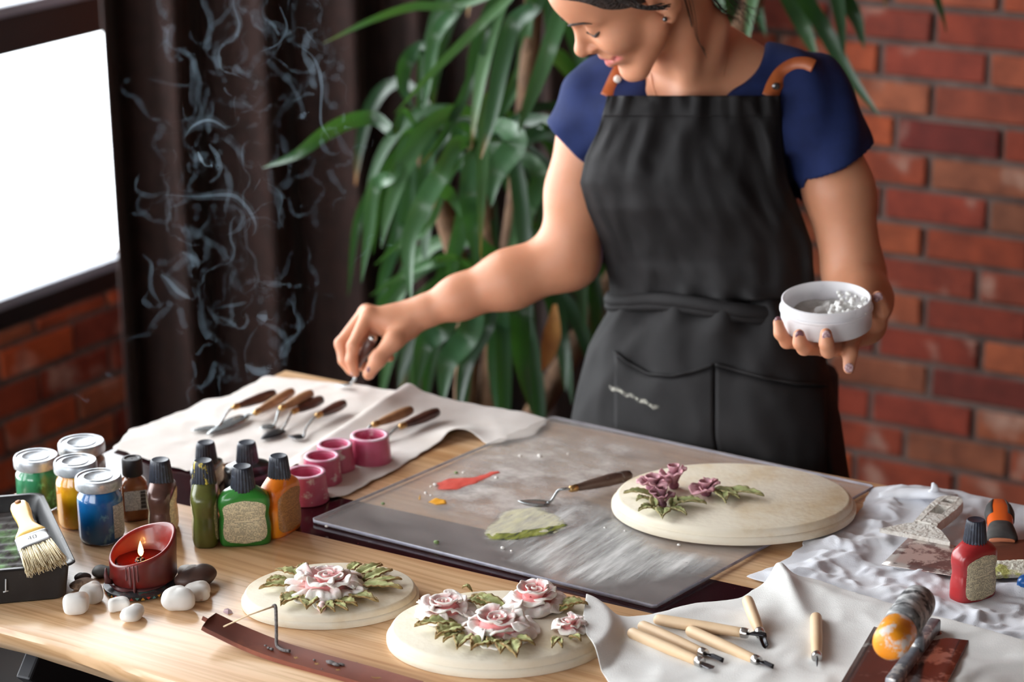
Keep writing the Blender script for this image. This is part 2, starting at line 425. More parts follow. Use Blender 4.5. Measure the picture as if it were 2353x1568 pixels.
def slab(name, y0, y1, live, m):
    n = 110; rings = []
    for i in range(n+1):
        x = TX0 + (TX1-TX0)*i/n
        if live:
            e = .014*nz(x*3.2, 7)+.006*nz(x*9, 2) + .02*(x-TX0)*0
            und = .012*nz(x*5, 11)+.006*nz(x*14, 4)
            pr = [(y0+e+.004, T), (y0+e-.0015, T-.003), (y0+e-.004, T-.009), (y0+e-.002+.004*nz(x*11, 20), T-.02), (y0+e+.006+und*.4, T-.03), (y0+e+.018+und*.6, T-TH+und*.5), (y1, T-TH), (y1, T)]
        else: pr = [(y0, T), (y0, T-TH), (y1, T-TH), (y1, T)]
        rings.append([(x, y, z) for y, z in pr])
    o = MB().loft(rings).build(name, m, table, True, angle=.6); recalc(o); return o
slab('front_slab', TY0, YR0, True, m_wood)
slab('resin_strip', YR0, YR1, False, m_resin)
slab('back_slab', YR1, TY1, False, m_wood)
m_leg = mat('blackened_steel', (44, 44, 48), .5, metal=.3)
for x0 in (TX0+.245, TX1-.245):
    for ya, yb in ((TY0+.05, TY1-.05), (TY1-.05, TY0+.05)):
        a, b = Vector((x0, ya, T-TH-.004)), Vector((x0+(.012 if ya > yb else -.012)*2, yb, .0)); mid = (a+b)/2; d = b-a
        q = Vector((0, 0, 1)).rotation_difference(d.normalized()).to_matrix().to_4x4()
        MB().box((0, 0, 0), (.02, .07, d.length-.02), .003, mtx=Matrix.Translation(mid) @ q).build('leg', m_leg, table, False)
# ================================================================== jars and bottles
m_lid = mat('scratched_tin_lid', (186, 190, 196), .38, (150, 155, 160), 90, c3=(214, 210, 204), scale3=60, metal=.55)
m_glass = glass_mat('jar_glass', (.97, .98, .98, 1))
def paint(name, c, c2, c3=None, **k): return mat(name, c, .28, c2, 45, lo=.42, hi=.62, c3=c3, scale3=38, lo3=.56, hi3=.62, coat=.4, stretch=(1, 1, .6), **k)
def label_mat(name, paper, ink, rows=300, cols=420):
    m, nd, lk, p = new_mat(name); p.inputs['Roughness'].default_value = .6
    tc = N(nd, 'ShaderNodeTexCoord'); sp = N(nd, 'ShaderNodeSeparateXYZ'); lk.new(tc.outputs['Object'], sp.inputs[0])
    m1 = N(nd, 'ShaderNodeMath', operation='MULTIPLY'); m1.inputs[1].default_value = rows*2.1; lk.new(sp.outputs[2], m1.inputs[0])
    fr = N(nd, 'ShaderNodeMath', operation='FRACT'); lk.new(m1.outputs[0], fr.inputs[0])
    gt = N(nd, 'ShaderNodeMath', operation='GREATER_THAN'); gt.inputs[1].default_value = .45; lk.new(fr.outputs[0], gt.inputs[0])
    fl = N(nd, 'ShaderNodeMath', operation='FLOOR'); lk.new(m1.outputs[0], fl.inputs[0])
    mp = N(nd, 'ShaderNodeMapping'); mp.inputs['Scale'].default_value = (cols*2.2, cols*2.2, 0); lk.new(tc.outputs['Object'], mp.inputs[0])
    cb = N(nd, 'ShaderNodeCombineXYZ'); lk.new(fl.outputs[0], cb.inputs[2]); va = N(nd, 'ShaderNodeVectorMath', operation='ADD'); lk.new(mp.outputs[0], va.inputs[0])
    s7 = N(nd, 'ShaderNodeVectorMath', operation='SCALE'); s7.inputs['Scale'].default_value = 7.3; lk.new(cb.outputs[0], s7.inputs[0]); lk.new(s7.outputs[0], va.inputs[1])
    n = N(nd, 'ShaderNodeTexNoise'); n.inputs['Scale'].default_value = 1; n.inputs['Detail'].default_value = 2; lk.new(va.outputs[0], n.inputs['Vector'])
    r = ramp(nd, [(.44, (0, 0, 0, 1)), (.5, (1, 1, 1, 1))]); lk.new(n.outputs[0], r.inputs[0])
    n2 = N(nd, 'ShaderNodeTexNoise'); n2.inputs['Scale'].default_value = .12; lk.new(va.outputs[0], n2.inputs['Vector'])
    r2 = ramp(nd, [(.36, (0, 0, 0, 1)), (.4, (1, 1, 1, 1))]); lk.new(n2.outputs[0], r2.inputs[0])
    a = N(nd, 'ShaderNodeMath', operation='MULTIPLY'); lk.new(r.outputs[0], a.inputs[0]); lk.new(gt.outputs[0], a.inputs[1])
    b = N(nd, 'ShaderNodeMath', operation='MULTIPLY'); lk.new(a.outputs[0], b.inputs[0]); lk.new(r2.outputs[0], b.inputs[1])
    c = N(nd, 'ShaderNodeMath', operation='MULTIPLY'); c.inputs[1].default_value = .72; lk.new(b.outputs[0], c.inputs[0])
    mx = N(nd, 'ShaderNodeMix', data_type='RGBA'); lk.new(c.outputs[0], mx.inputs[0]); mx.inputs[6].default_value = lin(paper); mx.inputs[7].default_value = lin(ink)
    lk.new(mx.outputs[2], p.inputs['Base Color']); return m
m_label = label_mat('printed_cream_label', (226, 212, 176), (70, 68, 58))
m_label2 = label_mat('printed_white_label', (214, 210, 205), (70, 66, 66))
m_barcode = mat('barcode_ink', (60, 52, 50), .6)

def jar(xc, yfront, wpx, ytop, label, pm, lab_ang=None):
    p0 = P(xc, yfront); r = wpx/2/pxm(p0); b = stand(xc, yfront, r*.93)
    h = height_at(b + away(b)*0, ytop + r*pxm(b)*.36) - T      # centre of the lid top
    t = thing('paint_jar', label, 'jar', b, facing(b), 'round glass paint jars')
    rb = r*.97; z1 = h-.012; zl = h-.0135
    prof = [(.001, .0005), (rb*.86, .0005), (rb*.95, .003), (rb, .008), (rb, zl*.78), (rb*.97, zl*.86), (rb*.86, zl*.93), (rb*.84, zl)]
    MB().lathe(prof, 40, cap=False).build('glass', m_glass, t)
    pp = [(.001, .0012)] + [(rr*.985, max(z, .0012)) for rr, z in prof[1:]] + [(.001, zl)]
    MB().lathe(pp, 40, cap=False).build('paint', pm, t)
    R_ = r*1.0; L = h-zl-.0
    lp = [(R_*.93, zl-.0005), (R_*.99, zl+.0005), (R_, zl+.002), (R_, h-.004), (R_*.985, h-.0018), (R_*.95, h), (R_*.88, h), (R_*.85, h-.0014), (R_*.62, h-.0012), (R_*.6, h-.0003), (R_*.57, h-.001), (.001, h-.001)]
    lid = MB().lathe(lp, 48, cap=False).build('lid', m_lid, t, angle=.8)
    if lab_ang is not None:
        rows = []
        for k in range(9):
            z = .008 + (zl*.74-.008)*k/8
            rows.append([((rb+.0005)*math.cos(a), (rb+.0005)*math.sin(a), z) for a in [lab_ang + (j/10-.5)*1.5 for j in range(11)]])
        MB().grid(rows).build('label', m_label2, t)
    return t
jar(92, 1182, 103, 1028, 'green paint jar with a tin lid at the back of the jar cluster', paint('green_paint', (52, 150, 104), (38, 105, 62), (96, 190, 140)))
jar(196, 1150, 108, 995, 'brown smeared glass jar standing behind the yellow and blue jars', paint('brown_smeared_paint', (120, 96, 82), (86, 66, 56), (150, 130, 118)))
jar(184, 1222, 100, 1040, 'yellow paint jar with a tin lid between the green and blue jars', paint('yellow_paint', (238, 172, 20), (214, 128, 14), (246, 226, 190)))
jar(236, 1258, 108, 1074, 'blue paint jar with a tin lid and a white side label', paint('blue_paint', (14, 108, 176), (10, 88, 156), (110, 170, 200)), lab_ang=-.25)

m_cap = mat('ribbed_navy_cap', (34, 38, 50), .42, (44, 50, 64), 200, c3=(80, 90, 104), scale3=140, lo3=.62, hi3=.7)
def cap_mesh(t, z0, h, r0, r1, m, n=22):
    rings = []; seg = n*4
    for z, r, rib in ((0, r0, 1), (.002, r0*1.01, 1), (h*.8, r1+(r0-r1)*.15, 1), (h*.92, r1, .5), (h*.985, r1*.93, 0), (h, r1*.86, 0), (h-.0008, r1*.55, 0), (h-.0012, r1*.3, 0)):
        ring = []
        for j in range(seg):
            a = 2*PI*j/seg; rr = r*(1+.045*rib*(1 if (j % 4) in (0, 1) else -1)*.6)
            ring.append((rr*math.cos(a), rr*math.sin(a), z0+z))
        rings.append(ring)
    return MB().loft(rings).build('cap', m, t, angle=.5)
def body_tab(H): return [(0, .93), (.03, .965), (.08, .99), (.3, 1.0), (.42, .965), (.5, .93), (.58, .955), (.68, 1.0), (.78, .99), (.86, .9), (.93, .72), (.98, .52), (1, .45)]
def bottle(xc, yfront, W, ytop, rot, label, m, labels=(0,), capm=None, lm=None, hb=None, front=.5, dpt=.031, cl=None):
    p = P(xc, yfront); b = p + away(p)*(W*front)
    h = height_at(b, ytop+4)-T
    t = thing('paint_bottle', label, 'bottle', b, facing(b)+rot, 'pinched plastic paint bottles')
    hc = .0285; H = h-hc+.004; w = W/2; d = dpt/2
    def hw(f): return w*lerp_tab(f, body_tab(H))
    def hd(f): return d*lerp_tab(f, [(0, .88), (.04, .97), (.1, 1), (.35, .98), (.48, .9), (.6, .98), (.74, 1), (.86, .98), (.94, .88), (1, .8)])
    e = 2/3.2; rings = []; n = 48
    for k in range(34):
        f = k/33; a_, b_ = hw(f), hd(f); ee = e + (1-e)*max(0, (f-.85)/.15)
        rings.append([(a_*math.copysign(abs(math.cos(2*PI*j/n))**ee, math.cos(2*PI*j/n)), b_*math.copysign(abs(math.sin(2*PI*j/n))**ee, math.sin(2*PI*j/n)), f*H) for j in range(n)])
    rings = [[(x*.8, y*.8, 0.0004) for x, y, z in rings[0]]] + rings[0:]
    MB().loft(rings).build('body', m, t)
    cap_mesh(t, h-hc, hc, W*.235 if cl is None else cl, W*.19 if cl is None else cl*.84, capm or m_cap)
    for s in labels:
        sg = -1 if s == 0 else 1; rows = []
        for k in range(25):
            f = .06 + .76*k/24
            end = min(1, math.sqrt(max(0, 1-((abs(f-.44)/.38)**8))))
            lw = hw(f)*.83*end
            if f > .68: lw *= math.sqrt(max(.02, 1-((f-.68)/.16)**2*.75))
            r = []
            for j in range(13):
                x = lw*(j/6-1); y = hd(f)*(1-(abs(x)/hw(f))**3.2)**(1/3.2)+.0005
                r.append((x, sg*y, f*H))
            rows.append(r if sg < 0 else r[::-1])
        MB().grid(rows).build('label', lm or m_label, t)
    return t
def plastic(name, c, c2=None, **k): return mat(name, c, .3, c2, 30, coat=.3, sss=.1, sssd=.004, **k)
W0 = .059
bottle(478, 1130, W0, 1012, 1.2, 'black paint bottle with a pale label behind the olive bottle', plastic('black_paint_plastic', (26, 26, 28)), (0, 1), front=.4, lm=m_label2)
bottle(572, 1134, W0, 1012, .35, 'black paint bottle standing behind the bright green bottle', plastic('charcoal_paint_plastic', (34, 34, 36)), (1,), front=.4)
bottle(477, 1252, W0, 1054, 1.45, 'olive green paint bottle seen edge on with yellow drips on its cap', plastic('olive_paint_plastic', (104, 112, 50), (84, 84, 36)), (0, 1), front=.26, capm=mat('navy_cap_yellow_drips', (34, 38, 50), .42, (46, 52, 64), 200, c3=(190, 170, 60), scale3=110, lo3=.59, hi3=.61, stretch=(1, 1, .4)))
bottle(565, 1258, .0605, 1067, .02, 'bright green paint bottle with a cream printed label', plastic('green_paint_plastic', (52, 136, 50), (44, 120, 44)), (0,), front=.26)
bottle(648, 1238, .056, 1043, .95, 'orange paint bottle with a tan label on its side', plastic('orange_paint_plastic', (244, 150, 22), (226, 110, 10)), (0,), front=.42, lm=label_mat('printed_tan_label', (196, 142, 82), (96, 62, 40)))
bottle(378, 1232, W0, 1052, 1.4, 'metallic brown paint bottle between the blue jar and the olive bottle', plastic('brown_paint_plastic', (110, 76, 66), (78, 52, 46), metal=.3), (0, 1), front=.28)
bottle(2233, 1392, .0535, 1190, .78, 'dark red paint bottle with a cream label standing on the white rag', plastic('red_paint_plastic', (172, 44, 46), (158, 38, 42)), (0,), front=.36)
# small amber bottle
b = stand(312, 1200, .015); h = height_at(b, 1052)-T
t = thing('amber_bottle', 'small square amber bottle with a black cap and a white barcode label', 'bottle', b, facing(b)+.12)
def rsq(w, z, n=40, e=.5, d=None):
    d = d or w; return [(w*math.copysign(abs(math.cos(2*PI*j/n))**e, math.cos(2*PI*j/n)), d*math.copysign(abs(math.sin(2*PI*j/n))**e, math.sin(2*PI*j/n)), z) for j in range(n)]
hb = h-.021
MB().loft([rsq(.012, .0004), rsq(.0155, .002), rsq(.016, .006), rsq(.016, hb-.013), rsq(.0152, hb-.008), rsq(.0105, hb-.003, e=.9), rsq(.0095, hb-.001, e=1), rsq(.0095, hb+.004, e=1)]).build('body', mat('amber_liquid_bottle', (150, 88, 48), .18, (126, 70, 38), 30, coat=.6, sss=.2, sssd=.01), t)
MB().lathe([(.0118, hb), (.0122, hb+.001), (.0122, h-.002), (.0115, h-.0002), (.009, h), (.007, h-.0015), (.001, h-.0015)], 36, cap=False).build('cap', mat('black_screw_cap', (32, 30, 30), .5), t, angle=.6)
lb = MB().grid([[(-.0135+.027*j/6, -.0164, .015+(hb-.03)*k/4) for j in range(7)] for k in range(5)]).build('label', m_label2, t)
bc = MB()
for k in range(14): bc.box((.0085, -.0167, .017+(hb-.034)*k/13), (.006, .0004, .0006+.0007*((k*5) % 3)))
bc.build('barcode', m_barcode, lb, False)

# ================================================================== pink row of paint cups
m_pink = mat('pink_cup_plastic', (206, 92, 128), .35, (196, 76, 112), 50, c3=(236, 214, 216), scale3=30, lo3=.6, hi3=.66, coat=.3)
m_rim = mat('paint_crusted_rim', (226, 196, 208), .45, (214, 130, 160), 60)
cups = [(706, 1168, 95, 'green_cup_paint', (44, 128, 62)), (742, 1128, 85, 'magenta_cup_paint', (196, 34, 84)), (772, 1100, 85, 'grey_cup_paint', (150, 146, 138)), (852, 1080, 92, 'ochre_cup_paint', (160, 122, 72))]
t = thing('paint_cup_row', 'row of four joined pink plastic paint cups beside the orange bottle', 'paint cups', stand(740, 1150, .02))
org = t.location.copy()
for x, y, w, nm, c in cups:
    p = P(x, y); r = w/2/pxm(p)*1.1; q = stand(x, y, r) - org; h = .036
    MB().lathe([(r*.9, .0003), (r, .001), (r*.98, .004), (r*.88, h*.9), (r*.87, h), (r*.68, h), (r*.65, h*.92), (r*.6, .006)], 40, o=(q.x, q.y, 0), cap=False).build('cup', m_pink, t, angle=.7)
    MB().lathe([(r*.885, h-.0006), (r*.87, h+.0006), (r*.7, h+.0007), (r*.655, h-.0022)], 40, o=(q.x, q.y, 0), cap=False).build('rim', m_rim, t)
    MB().lathe([(r*.648, h*.85), (r*.61, .009), (r*.4, .007), (.0005, .0065)], 40, o=(q.x, q.y, 0), cap=False).build('paint', mat(nm, c, .3, tuple(int(v*.8) for v in c), 90), t)

# ================================================================== candle on its plate, stones
cb = stand(333, 1374, .036); r0 = 77/pxm(cb)
pl = thing('candle_plate', 'small round patterned plate under the red candle', 'plate', stand(333, 1385, .037)+Vector((-.006, .0, 0)))
MB().lathe([(.001, .0004), (.036, .0004), (.0395, .003), (.0395, .0062), (.038, .0068), (.001, .0062)], 48, cap=False).build('dish', mat('dark_patterned_glaze', (44, 48, 52), .4, (96, 50, 46), 60, lo=.55, hi=.6, c3=(62, 110, 104), scale3=60, lo3=.58, hi3=.62), pl, angle=.8)
mz = MB(); cols_ = [(196, 60, 44), (90, 150, 150), (222, 160, 60)]
for k in range(40):
    a = 2*PI*k/40; s = 1 if k % 2 else -1
    q = Vector((.0397*math.cos(a), .0397*math.sin(a), .0035)); tg = Vector((-math.sin(a), math.cos(a), 0)); 
    tri = MB().add([q-tg*.0024+Vector((0, 0, -.0015*s)), q+tg*.0024+Vector((0, 0, -.0015*s)), q+Vector((0, 0, .0017*s))+q.normalized()*.0001], [(0, 1, 2)])
    if 0.2+PI < a < 2*PI+.2: tri.build('triangle_motif', mat('motif_%d' % (k % 3), cols_[k % 3], .5), pl, False)
wx = MB(); wrng = random.Random(3); ring = []
for k in range(60):
    a = 2*PI*k/60; ring.append((.022+.0135*(.55+.45*nz(math.cos(a)*1.3+4, math.sin(a)*1.3))*(1.15 if PI*.7 < a < PI*1.6 else .75), a))
wx.loft([[(r*f*math.cos(a), r*f*math.sin(a), z) for r, a in ring] for f, z in ((1.04, .0068), (1.03, .0082), (.9, .0098), (.5, .0104))])
m_drip = mat('dull_spilled_wax', (112, 66, 66), .4, (92, 48, 48), 60)
wx.build('spilled_wax', m_drip, pl)
cz = T + .0105
t = thing('candle', 'dark red pillar candle burning with a slanted melted rim', 'candle', (cb.x, cb.y, cz), facing(cb))
m_wax = mat('dark_red_wax', (112, 22, 17), .38, (92, 20, 17), 30, c3=(96, 46, 44), scale3=18, lo3=.5, hi3=.75, sss=.5, sssr=(1, .16, .05), sssd=.012, coat=.15)
n = 64
def rim_h(a):   # local: -y front, +x right; low at front left, high at back right
    d = math.cos(a - math.radians(30)); v = .0385 + .0145*d
    return v + .0012*math.sin(3*a+1)
ct = [[], [], [], [], [], [], [], [], [], [], []]
for j in range(n):
    a = 2*PI*j/n; h = rim_h(a); wob = 1+.012*math.sin(2*a+.5)+.01*math.sin(5*a)
    R1 = r0*wob; ca, sa = math.cos(a), math.sin(a)
    lean = .0015
    pr = [(R1*.97, 0), (R1, .002), (R1*.985, h*.45), (R1*1.0, h*.8), (R1*1.0, h-.003), (R1*.965, h), (R1*.9, h-.0005), (R1*.85, h-.004), (R1*.8, h*.55+.004), (R1*.72, .0205), (R1*.55, .0185)]
    for k, (rr, z) in enumerate(pr): ct[k].append((rr*ca+lean*z/.05, rr*sa, z))
mb = MB().loft(ct, cap=False); mb.add([v for v in ct[-1]], [tuple(range(n))])
mb.build('wax_body', m_wax, t)
pool = MB().lathe([(r0*.76, .0212), (r0*.5, .0208), (.001, .0206)], 40, cap=False).build('molten_pool', mat('molten_wax', (70, 7, 4), .06, sss=.4, sssr=(1, .15, .05), sssd=.01), t)
dr = MB()
for a, l, w in ((-1.98, .024, .0016), (-1.86, .035, .0013), (-2.1, .016, .0012), (-1.75, .02, .001)):
    h = rim_h(a); dr.tube([((r0*1.0)*math.cos(a), (r0*1.0)*math.sin(a), h-.002-l*k/6) for k in range(7)], [w*.6, w*.8, w*.7, w*.8, w, w*1.2, w*.6], 8)
dr.build('wax_drip', m_drip, t)
fl_ = MB().tube([(-r0*.93, -.012, .001), (-r0*1.06, -.016, .004), (-r0*1.1, -.014, .011), (-r0*1.08, -.012, .018)], [.003, .004, .0022, .001], 10); fl_.build('wax_shard', m_drip, t)
wk = (-.002, -.004, .0195)
MB().tube([wk, (wk[0], wk[1], .024), (wk[0]+.0006, wk[1], .0275)], [.0009, .001, .0008], 8).build('wick', mat('burnt_wick', (18, 14, 12), .9), t)
dm = MB()
for k in range(14):
    a = k*2.4; rr = .002+.0045*((k*7) % 5)/5; dm.ball((wk[0]+rr*math.cos(a), wk[1]+rr*math.sin(a), .0208+.0012*((k*3) % 4)/3), .0012+.0008*((k*5) % 3)/2, 8, 5)
dm.build('wick_crumbs', mat('charred_crumbs', (40, 12, 8), .2, coat=.6), t)
mf, nd, lk, p = new_mat('candle_flame'); nd.remove(p)
em = N(nd, 'ShaderNodeEmission'); em.inputs[1].default_value = 14
tc = N(nd, 'ShaderNodeTexCoord'); sp = N(nd, 'ShaderNodeSeparateXYZ'); lk.new(tc.outputs['Generated'], sp.inputs[0])
rp = ramp(nd, [(0, (1, .35, .06, 1)), (.3, (1, .62, .2, 1)), (1, (1, .72, .3, 1))]); lk.new(sp.outputs[2], rp.inputs[0]); lk.new(rp.outputs[0], em.inputs[0]); lk.new(em.outputs[0], nd['Material Output'].inputs[0])
MB().lathe([(.0004, .0255), (.0022, .0275), (.0031, .0305), (.0028, .034), (.0018, .038), (.0008, .0412), (.0001, .0435)], 16, o=(wk[0]+.0006, wk[1], 0)).build('flame', mf, t)
fl = bpy.data.lights.new('candle_light', 'POINT'); fl.energy = .12; fl.color = (1, .42, .12); fl.shadow_soft_size = .004
flo = bpy.data.objects.new('candle_light', fl); COL.objects.link(flo); flo.parent = t; flo.location = (wk[0], wk[1], .036)

def pebble(xc, yf, wpx, hpx, label, m, seed=0, boxy=.25, rot=0, group='white pebbles around the candle', name='pebble', pts=None, lift=0):
    p = P(xc, yf); s = pxm(p); rw = wpx/2/s; rd = rw*.78
    b = p + away(p)*rd*.8
    hz = max(.006, math.sqrt(max(1, hpx**2 - (2*rd*s*.36)**2))/s/.94)
    hz = max(hz, rw*.75)
    rg = random.Random(seed); ph = [rg.uniform(0, 6) for _ in range(6)]
    rings = []; n, mm = 28, 16
    for i in range(mm+1):
        th = PI*(i+.05)/(mm+.1); r = []
        for j in range(n):
            a = 2*PI*j/n; v = Vector((math.sin(th)*math.cos(a), math.sin(th)*math.sin(a), -math.cos(th)))
            k = 1 + .10*math.sin(2*a+ph[0])*math.sin(th) + .09*math.sin(3*a+ph[1])*math.sin(th) + .06*nz(v.x*1.3+seed, v.y*1.3, v.z*1.3)
            e = 1-boxy
            q = Vector((math.copysign(abs(v.x)**e, v.x), math.copysign(abs(v.y)**e, v.y), math.copysign(abs(v.z)**e, v.z)))*k
            z = q.z*hz/2
            if z < 0: z *= .92
            r.append((q.x*rw, q.y*rd, z))
        rings.append(r)
    zmin = min(v[2] for r in rings for v in r)
    o = MB().loft([[(x, y, z-zmin) for x, y, z in r] for r in rings]).build(name, m, None)
    o.location = (b.x, b.y, T+lift); o.rotation_euler = (0, 0, facing(b)+rot)
    return tag(o, label, 'stone', group)
m_peb = mat('matte_white_pebble', (232, 230, 226), .55, (222, 218, 212), 30, bumps=(220, .08, .002))
pebble(178, 1418, 56, 52, 'squarish white pebble beside the tall tapered white pebble, by the paint tray', m_peb, 1, .3)
pebble(213, 1393, 62, 50, 'tapered white pebble leaning against the coral-like fossil stone', m_peb, 2, .2, .5)
pebble(275, 1410, 46, 34, 'smallest white pebble right in front of the candle plate', m_peb, 3, .38)
pebble(307, 1434, 62, 38, 'angular wedge-shaped white pebble lying nearest the live edge of the table', m_peb, 4, .12, .9)
pebble(411, 1411, 76, 58, 'largest rounded white pebble touching the candle plate', m_peb, 5, .15, .3)
pebble(456, 1386, 66, 44, 'white pebble with an orange-stained top next to the dark brown stone', mat('stained_white_pebble', (234, 231, 226), .55, (226, 218, 208), 25, c3=(206, 146, 104), scale3=26, lo3=.62, hi3=.7), 6, .2)
pebble(437, 1337, 52, 36, 'flat white pebble half hidden behind the dark brown stone', m_peb, 7, .1)
pebble(455, 1359, 96, 54, 'dark brown speckled stone with flat facets beside the candle', mat('dark_brown_stone', (84, 60, 52), .5, (60, 42, 38), 60, c3=(150, 110, 90), scale3=110, lo3=.66, hi3=.7), 8, -.05, .5, 'dark stones around the candle')
pebble(238, 1332, 54, 30, 'smooth grey oval stone behind the candle plate', mat('grey_stone', (96, 96, 92), .6, (80, 80, 78), 40), 9, .05, -.1, 'dark stones around the candle')
pebble(190, 1344, 40, 26, 'small dark grey angular stone next to the paint tray', mat('dark_grey_stone', (88, 80, 76), .6, (66, 58, 56), 60), 10, -.1, .4, 'dark stones around the candle')
pebble(196, 1362, 66, 30, 'porous tan fossil stone between the paint tray and the white pebbles', mat('porous_tan_stone', (150, 122, 100), .8, (112, 88, 70), 120, lo=.45, hi=.55, bumps=(160, .8, .004)), 12, .0, .2, 'dark stones around the candle')
o = MB().add([(-.0055, -.002, 0), (.003, -.004, 0), (.006, .001, 0), (0, .004, 0), (-.005, .003, 0), (-.004, -.001, .0035), (.002, -.002, .0045), (.004, .001, .003), (-.001, .002, .004)], [(0, 1, 6, 5), (1, 2, 7, 6), (2, 3, 8, 7), (3, 4, 5, 8), (4, 0, 5), (5, 6, 7, 8), (4, 3, 2, 1, 0)]).build('crystal_chip', mat('pinkish_crystal', (196, 172, 176), .15, (170, 140, 150), 120, coat=.5), None, False)
o.location = P(524, 1408); tag(o, 'tiny pinkish crystal chip lying by the incense holder', 'crystal')

# ================================================================== paint tray with brush
m_tray = mat('black_tray_plastic', (30, 30, 32), .42, (42, 42, 44), 30, c3=(160, 162, 165), scale3=120, lo3=.68, hi3=.71)
m_trayin = mat('dried_paint_in_tray', (40, 40, 42), .6, (70, 62, 60), 14, lo=.45, hi=.6, c3=(122, 176, 104), scale3=7, lo3=.54, hi3=.64, bumps=(40, .6, .006))
A, B_, = P(175, 1290), P(0, 1303)           # front right corner of the rim and along the front
tz = .045
fr_ = P(172, 1295, T+tz); fl2 = P(-90, 1318, T+tz); bk = P(95, 1132, T+tz)
ux = (fr_-fl2).normalized(); uy = (bk-fr_); uy.normalize()
t = thing('paint_tray', 'black plastic paint tray with a ribbed floor smeared with green and black paint', 'tray', (0, 0, 0))
L_, Wd = .17, (bk-fr_).length
def tp(a, b, z): q = fr_ - ux*(L_*(1-a)) + uy*(Wd*b); return Vector((q.x, q.y, T+z))
def rect_ring(ins, z, rc=.012, n=6):
    out = []
    for cx, cy, a0 in ((1, 1, 0), (0, 1, PI/2), (0, 0, PI), (1, 0, 1.5*PI)):
        for k in range(n+1):
            a = a0 + PI/2*k/n
            x = (L_-ins-rc if cx else ins+rc) + rc*math.cos(a); y = (Wd-ins-rc if cy else ins+rc) + rc*math.sin(a)
            q = fr_ - ux*L_ + ux*x + uy*y; out.append(Vector((q.x, q.y, T+z)))
    return out
prof = [(.012, .0006), (.009, .003), (.004, tz-.004), (0.0, tz-.003), (-.002, tz-.001), (-.001, tz), (.0035, tz), (.007, tz-.004), (.0125, .006)]
MB().loft([rect_ring(i, z) for i, z in prof], cap=False).build('shell', m_tray, t, angle=.7)
MB().add(rect_ring(.0115, .0006), [tuple(range(28))]).build('underside', m_tray, t)
rows = []
for i in range(61):
    b = .07+.86*i/60; r = []
    for j in range(31):
        a = .08+.84*j/30
        z = .008 + .022*max(0, (b-.35)/.6) + .0013*math.sin(b*95) + .001*nz(a*9, b*12)
        r.append(tp(a, b, z))
    rows.append(r)
MB().grid(rows).build('ribbed_floor', m_trayin, t)
mk = MB(); 
for (x0, y0), (x1, y1) in (((12, 1328), (12, 1357)), ((6, 1358), (18, 1355))):
    a, b = [fr_ + ux*0 for _ in (0, 1)]
    # on the front wall of the tray
    def wallpt(x, y):
        n_ = Vector((-uy.x, -uy.y, 0)); pr = ray(x, y); o_ = Vector(CAM); d_ = Vector(pr); c_ = tp(.5, .03, .02)
        return o_ + d_*((c_-o_).dot(n_)/d_.dot(n_)) + n_*.0042
    mk.tube([wallpt(x0, y0), wallpt(x1, y1)], .0008, 6)
mk.build('white_paint_mark', mat('white_paint_streak', (205, 205, 205), .6), t)
# brush lying in the tray on the sloping floor
hp, hq = Vector(P(42, 1158, T+.066)), Vector(P(100, 1302, T+.047))
t = thing('paint_brush', 'flat paint brush with a worn yellow handle lying in the tray', 'brush', hq)
ax = (hp-hq).normalized(); Lb = (hp-hq).length; nrm = Vector((-.0, -.3, 1)); side = ax.cross(nrm).normalized(); nrm = side.cross(ax)
Mb = Matrix(((side.x, ax.x, nrm.x, 0), (side.y, ax.y, nrm.y, 0), (side.z, ax.z, nrm.z, 0), (0, 0, 0, 1)))
def sec(w, th, y, n=24, e=.7): return [(w*math.copysign(abs(math.cos(2*PI*j/n))**e, math.cos(2*PI*j/n)), y, th*math.copysign(abs(math.sin(2*PI*j/n))**e, math.sin(2*PI*j/n))) for j in range(n)]
m_bh = mat('worn_yellow_handle', (240, 196, 100), .4, (232, 180, 84), 40, c3=(226, 220, 200), scale3=50, lo3=.62, hi3=.7, coat=.3)
MB().loft([sec(w, th, y*Lb) for y, w, th in ((.44, .0185, .0062), (.5, .0175, .0066), (.56, .013, .0066), (.62, .0095, .0062), (.72, .0092, .006), (.84, .0108, .0062), (.93, .0108, .006), (.98, .0088, .005), (1.0, .005, .003))]).xf(Mb).build('handle', m_bh, t)
MB().tube([(0, Lb*.955, -.0065), (0, Lb*.955, .0066)], .0036, 14).xf(Mb).build('hanging_hole', mat('brush_hole_dark', (150, 92, 34), .6), t)
fer = MB().loft([sec(w, th, y*Lb, e=.45) for y, w, th in ((.27, .0195, .0072), (.275, .0198, .0076), (.3, .0196, .0074), (.31, .0199, .0077), (.32, .0196, .0073), (.42, .0188, .0068), (.43, .0192, .0072), (.44, .0192, .0072), (.45, .0185, .0066))]).xf(Mb).build('ferrule', mat('tin_ferrule', (188, 190, 192), .32, (160, 160, 160), 90, metal=.75), t)
cu = bpy.data.curves.new('size_mark', 'FONT'); cu.body = '40'; cu.size = .011; cu.align_x = 'CENTER'; cu.align_y = 'CENTER'
to = bpy.data.objects.new('size_mark', cu); COL.objects.link(to); dg = bpy.context.evaluated_depsgraph_get(); tm = bpy.data.meshes.new_from_object(to.evaluated_get(dg)); bpy.data.objects.remove(to)
so = bpy.data.objects.new('size_mark', tm); COL.objects.link(so); tm.materials.append(mat('stamped_ink', (70, 66, 62), .6)); so.parent = fer; so.matrix_local = Mb @ Matrix.Translation((0, Lb*.365, .0075))
br = MB(); rg = random.Random(4)
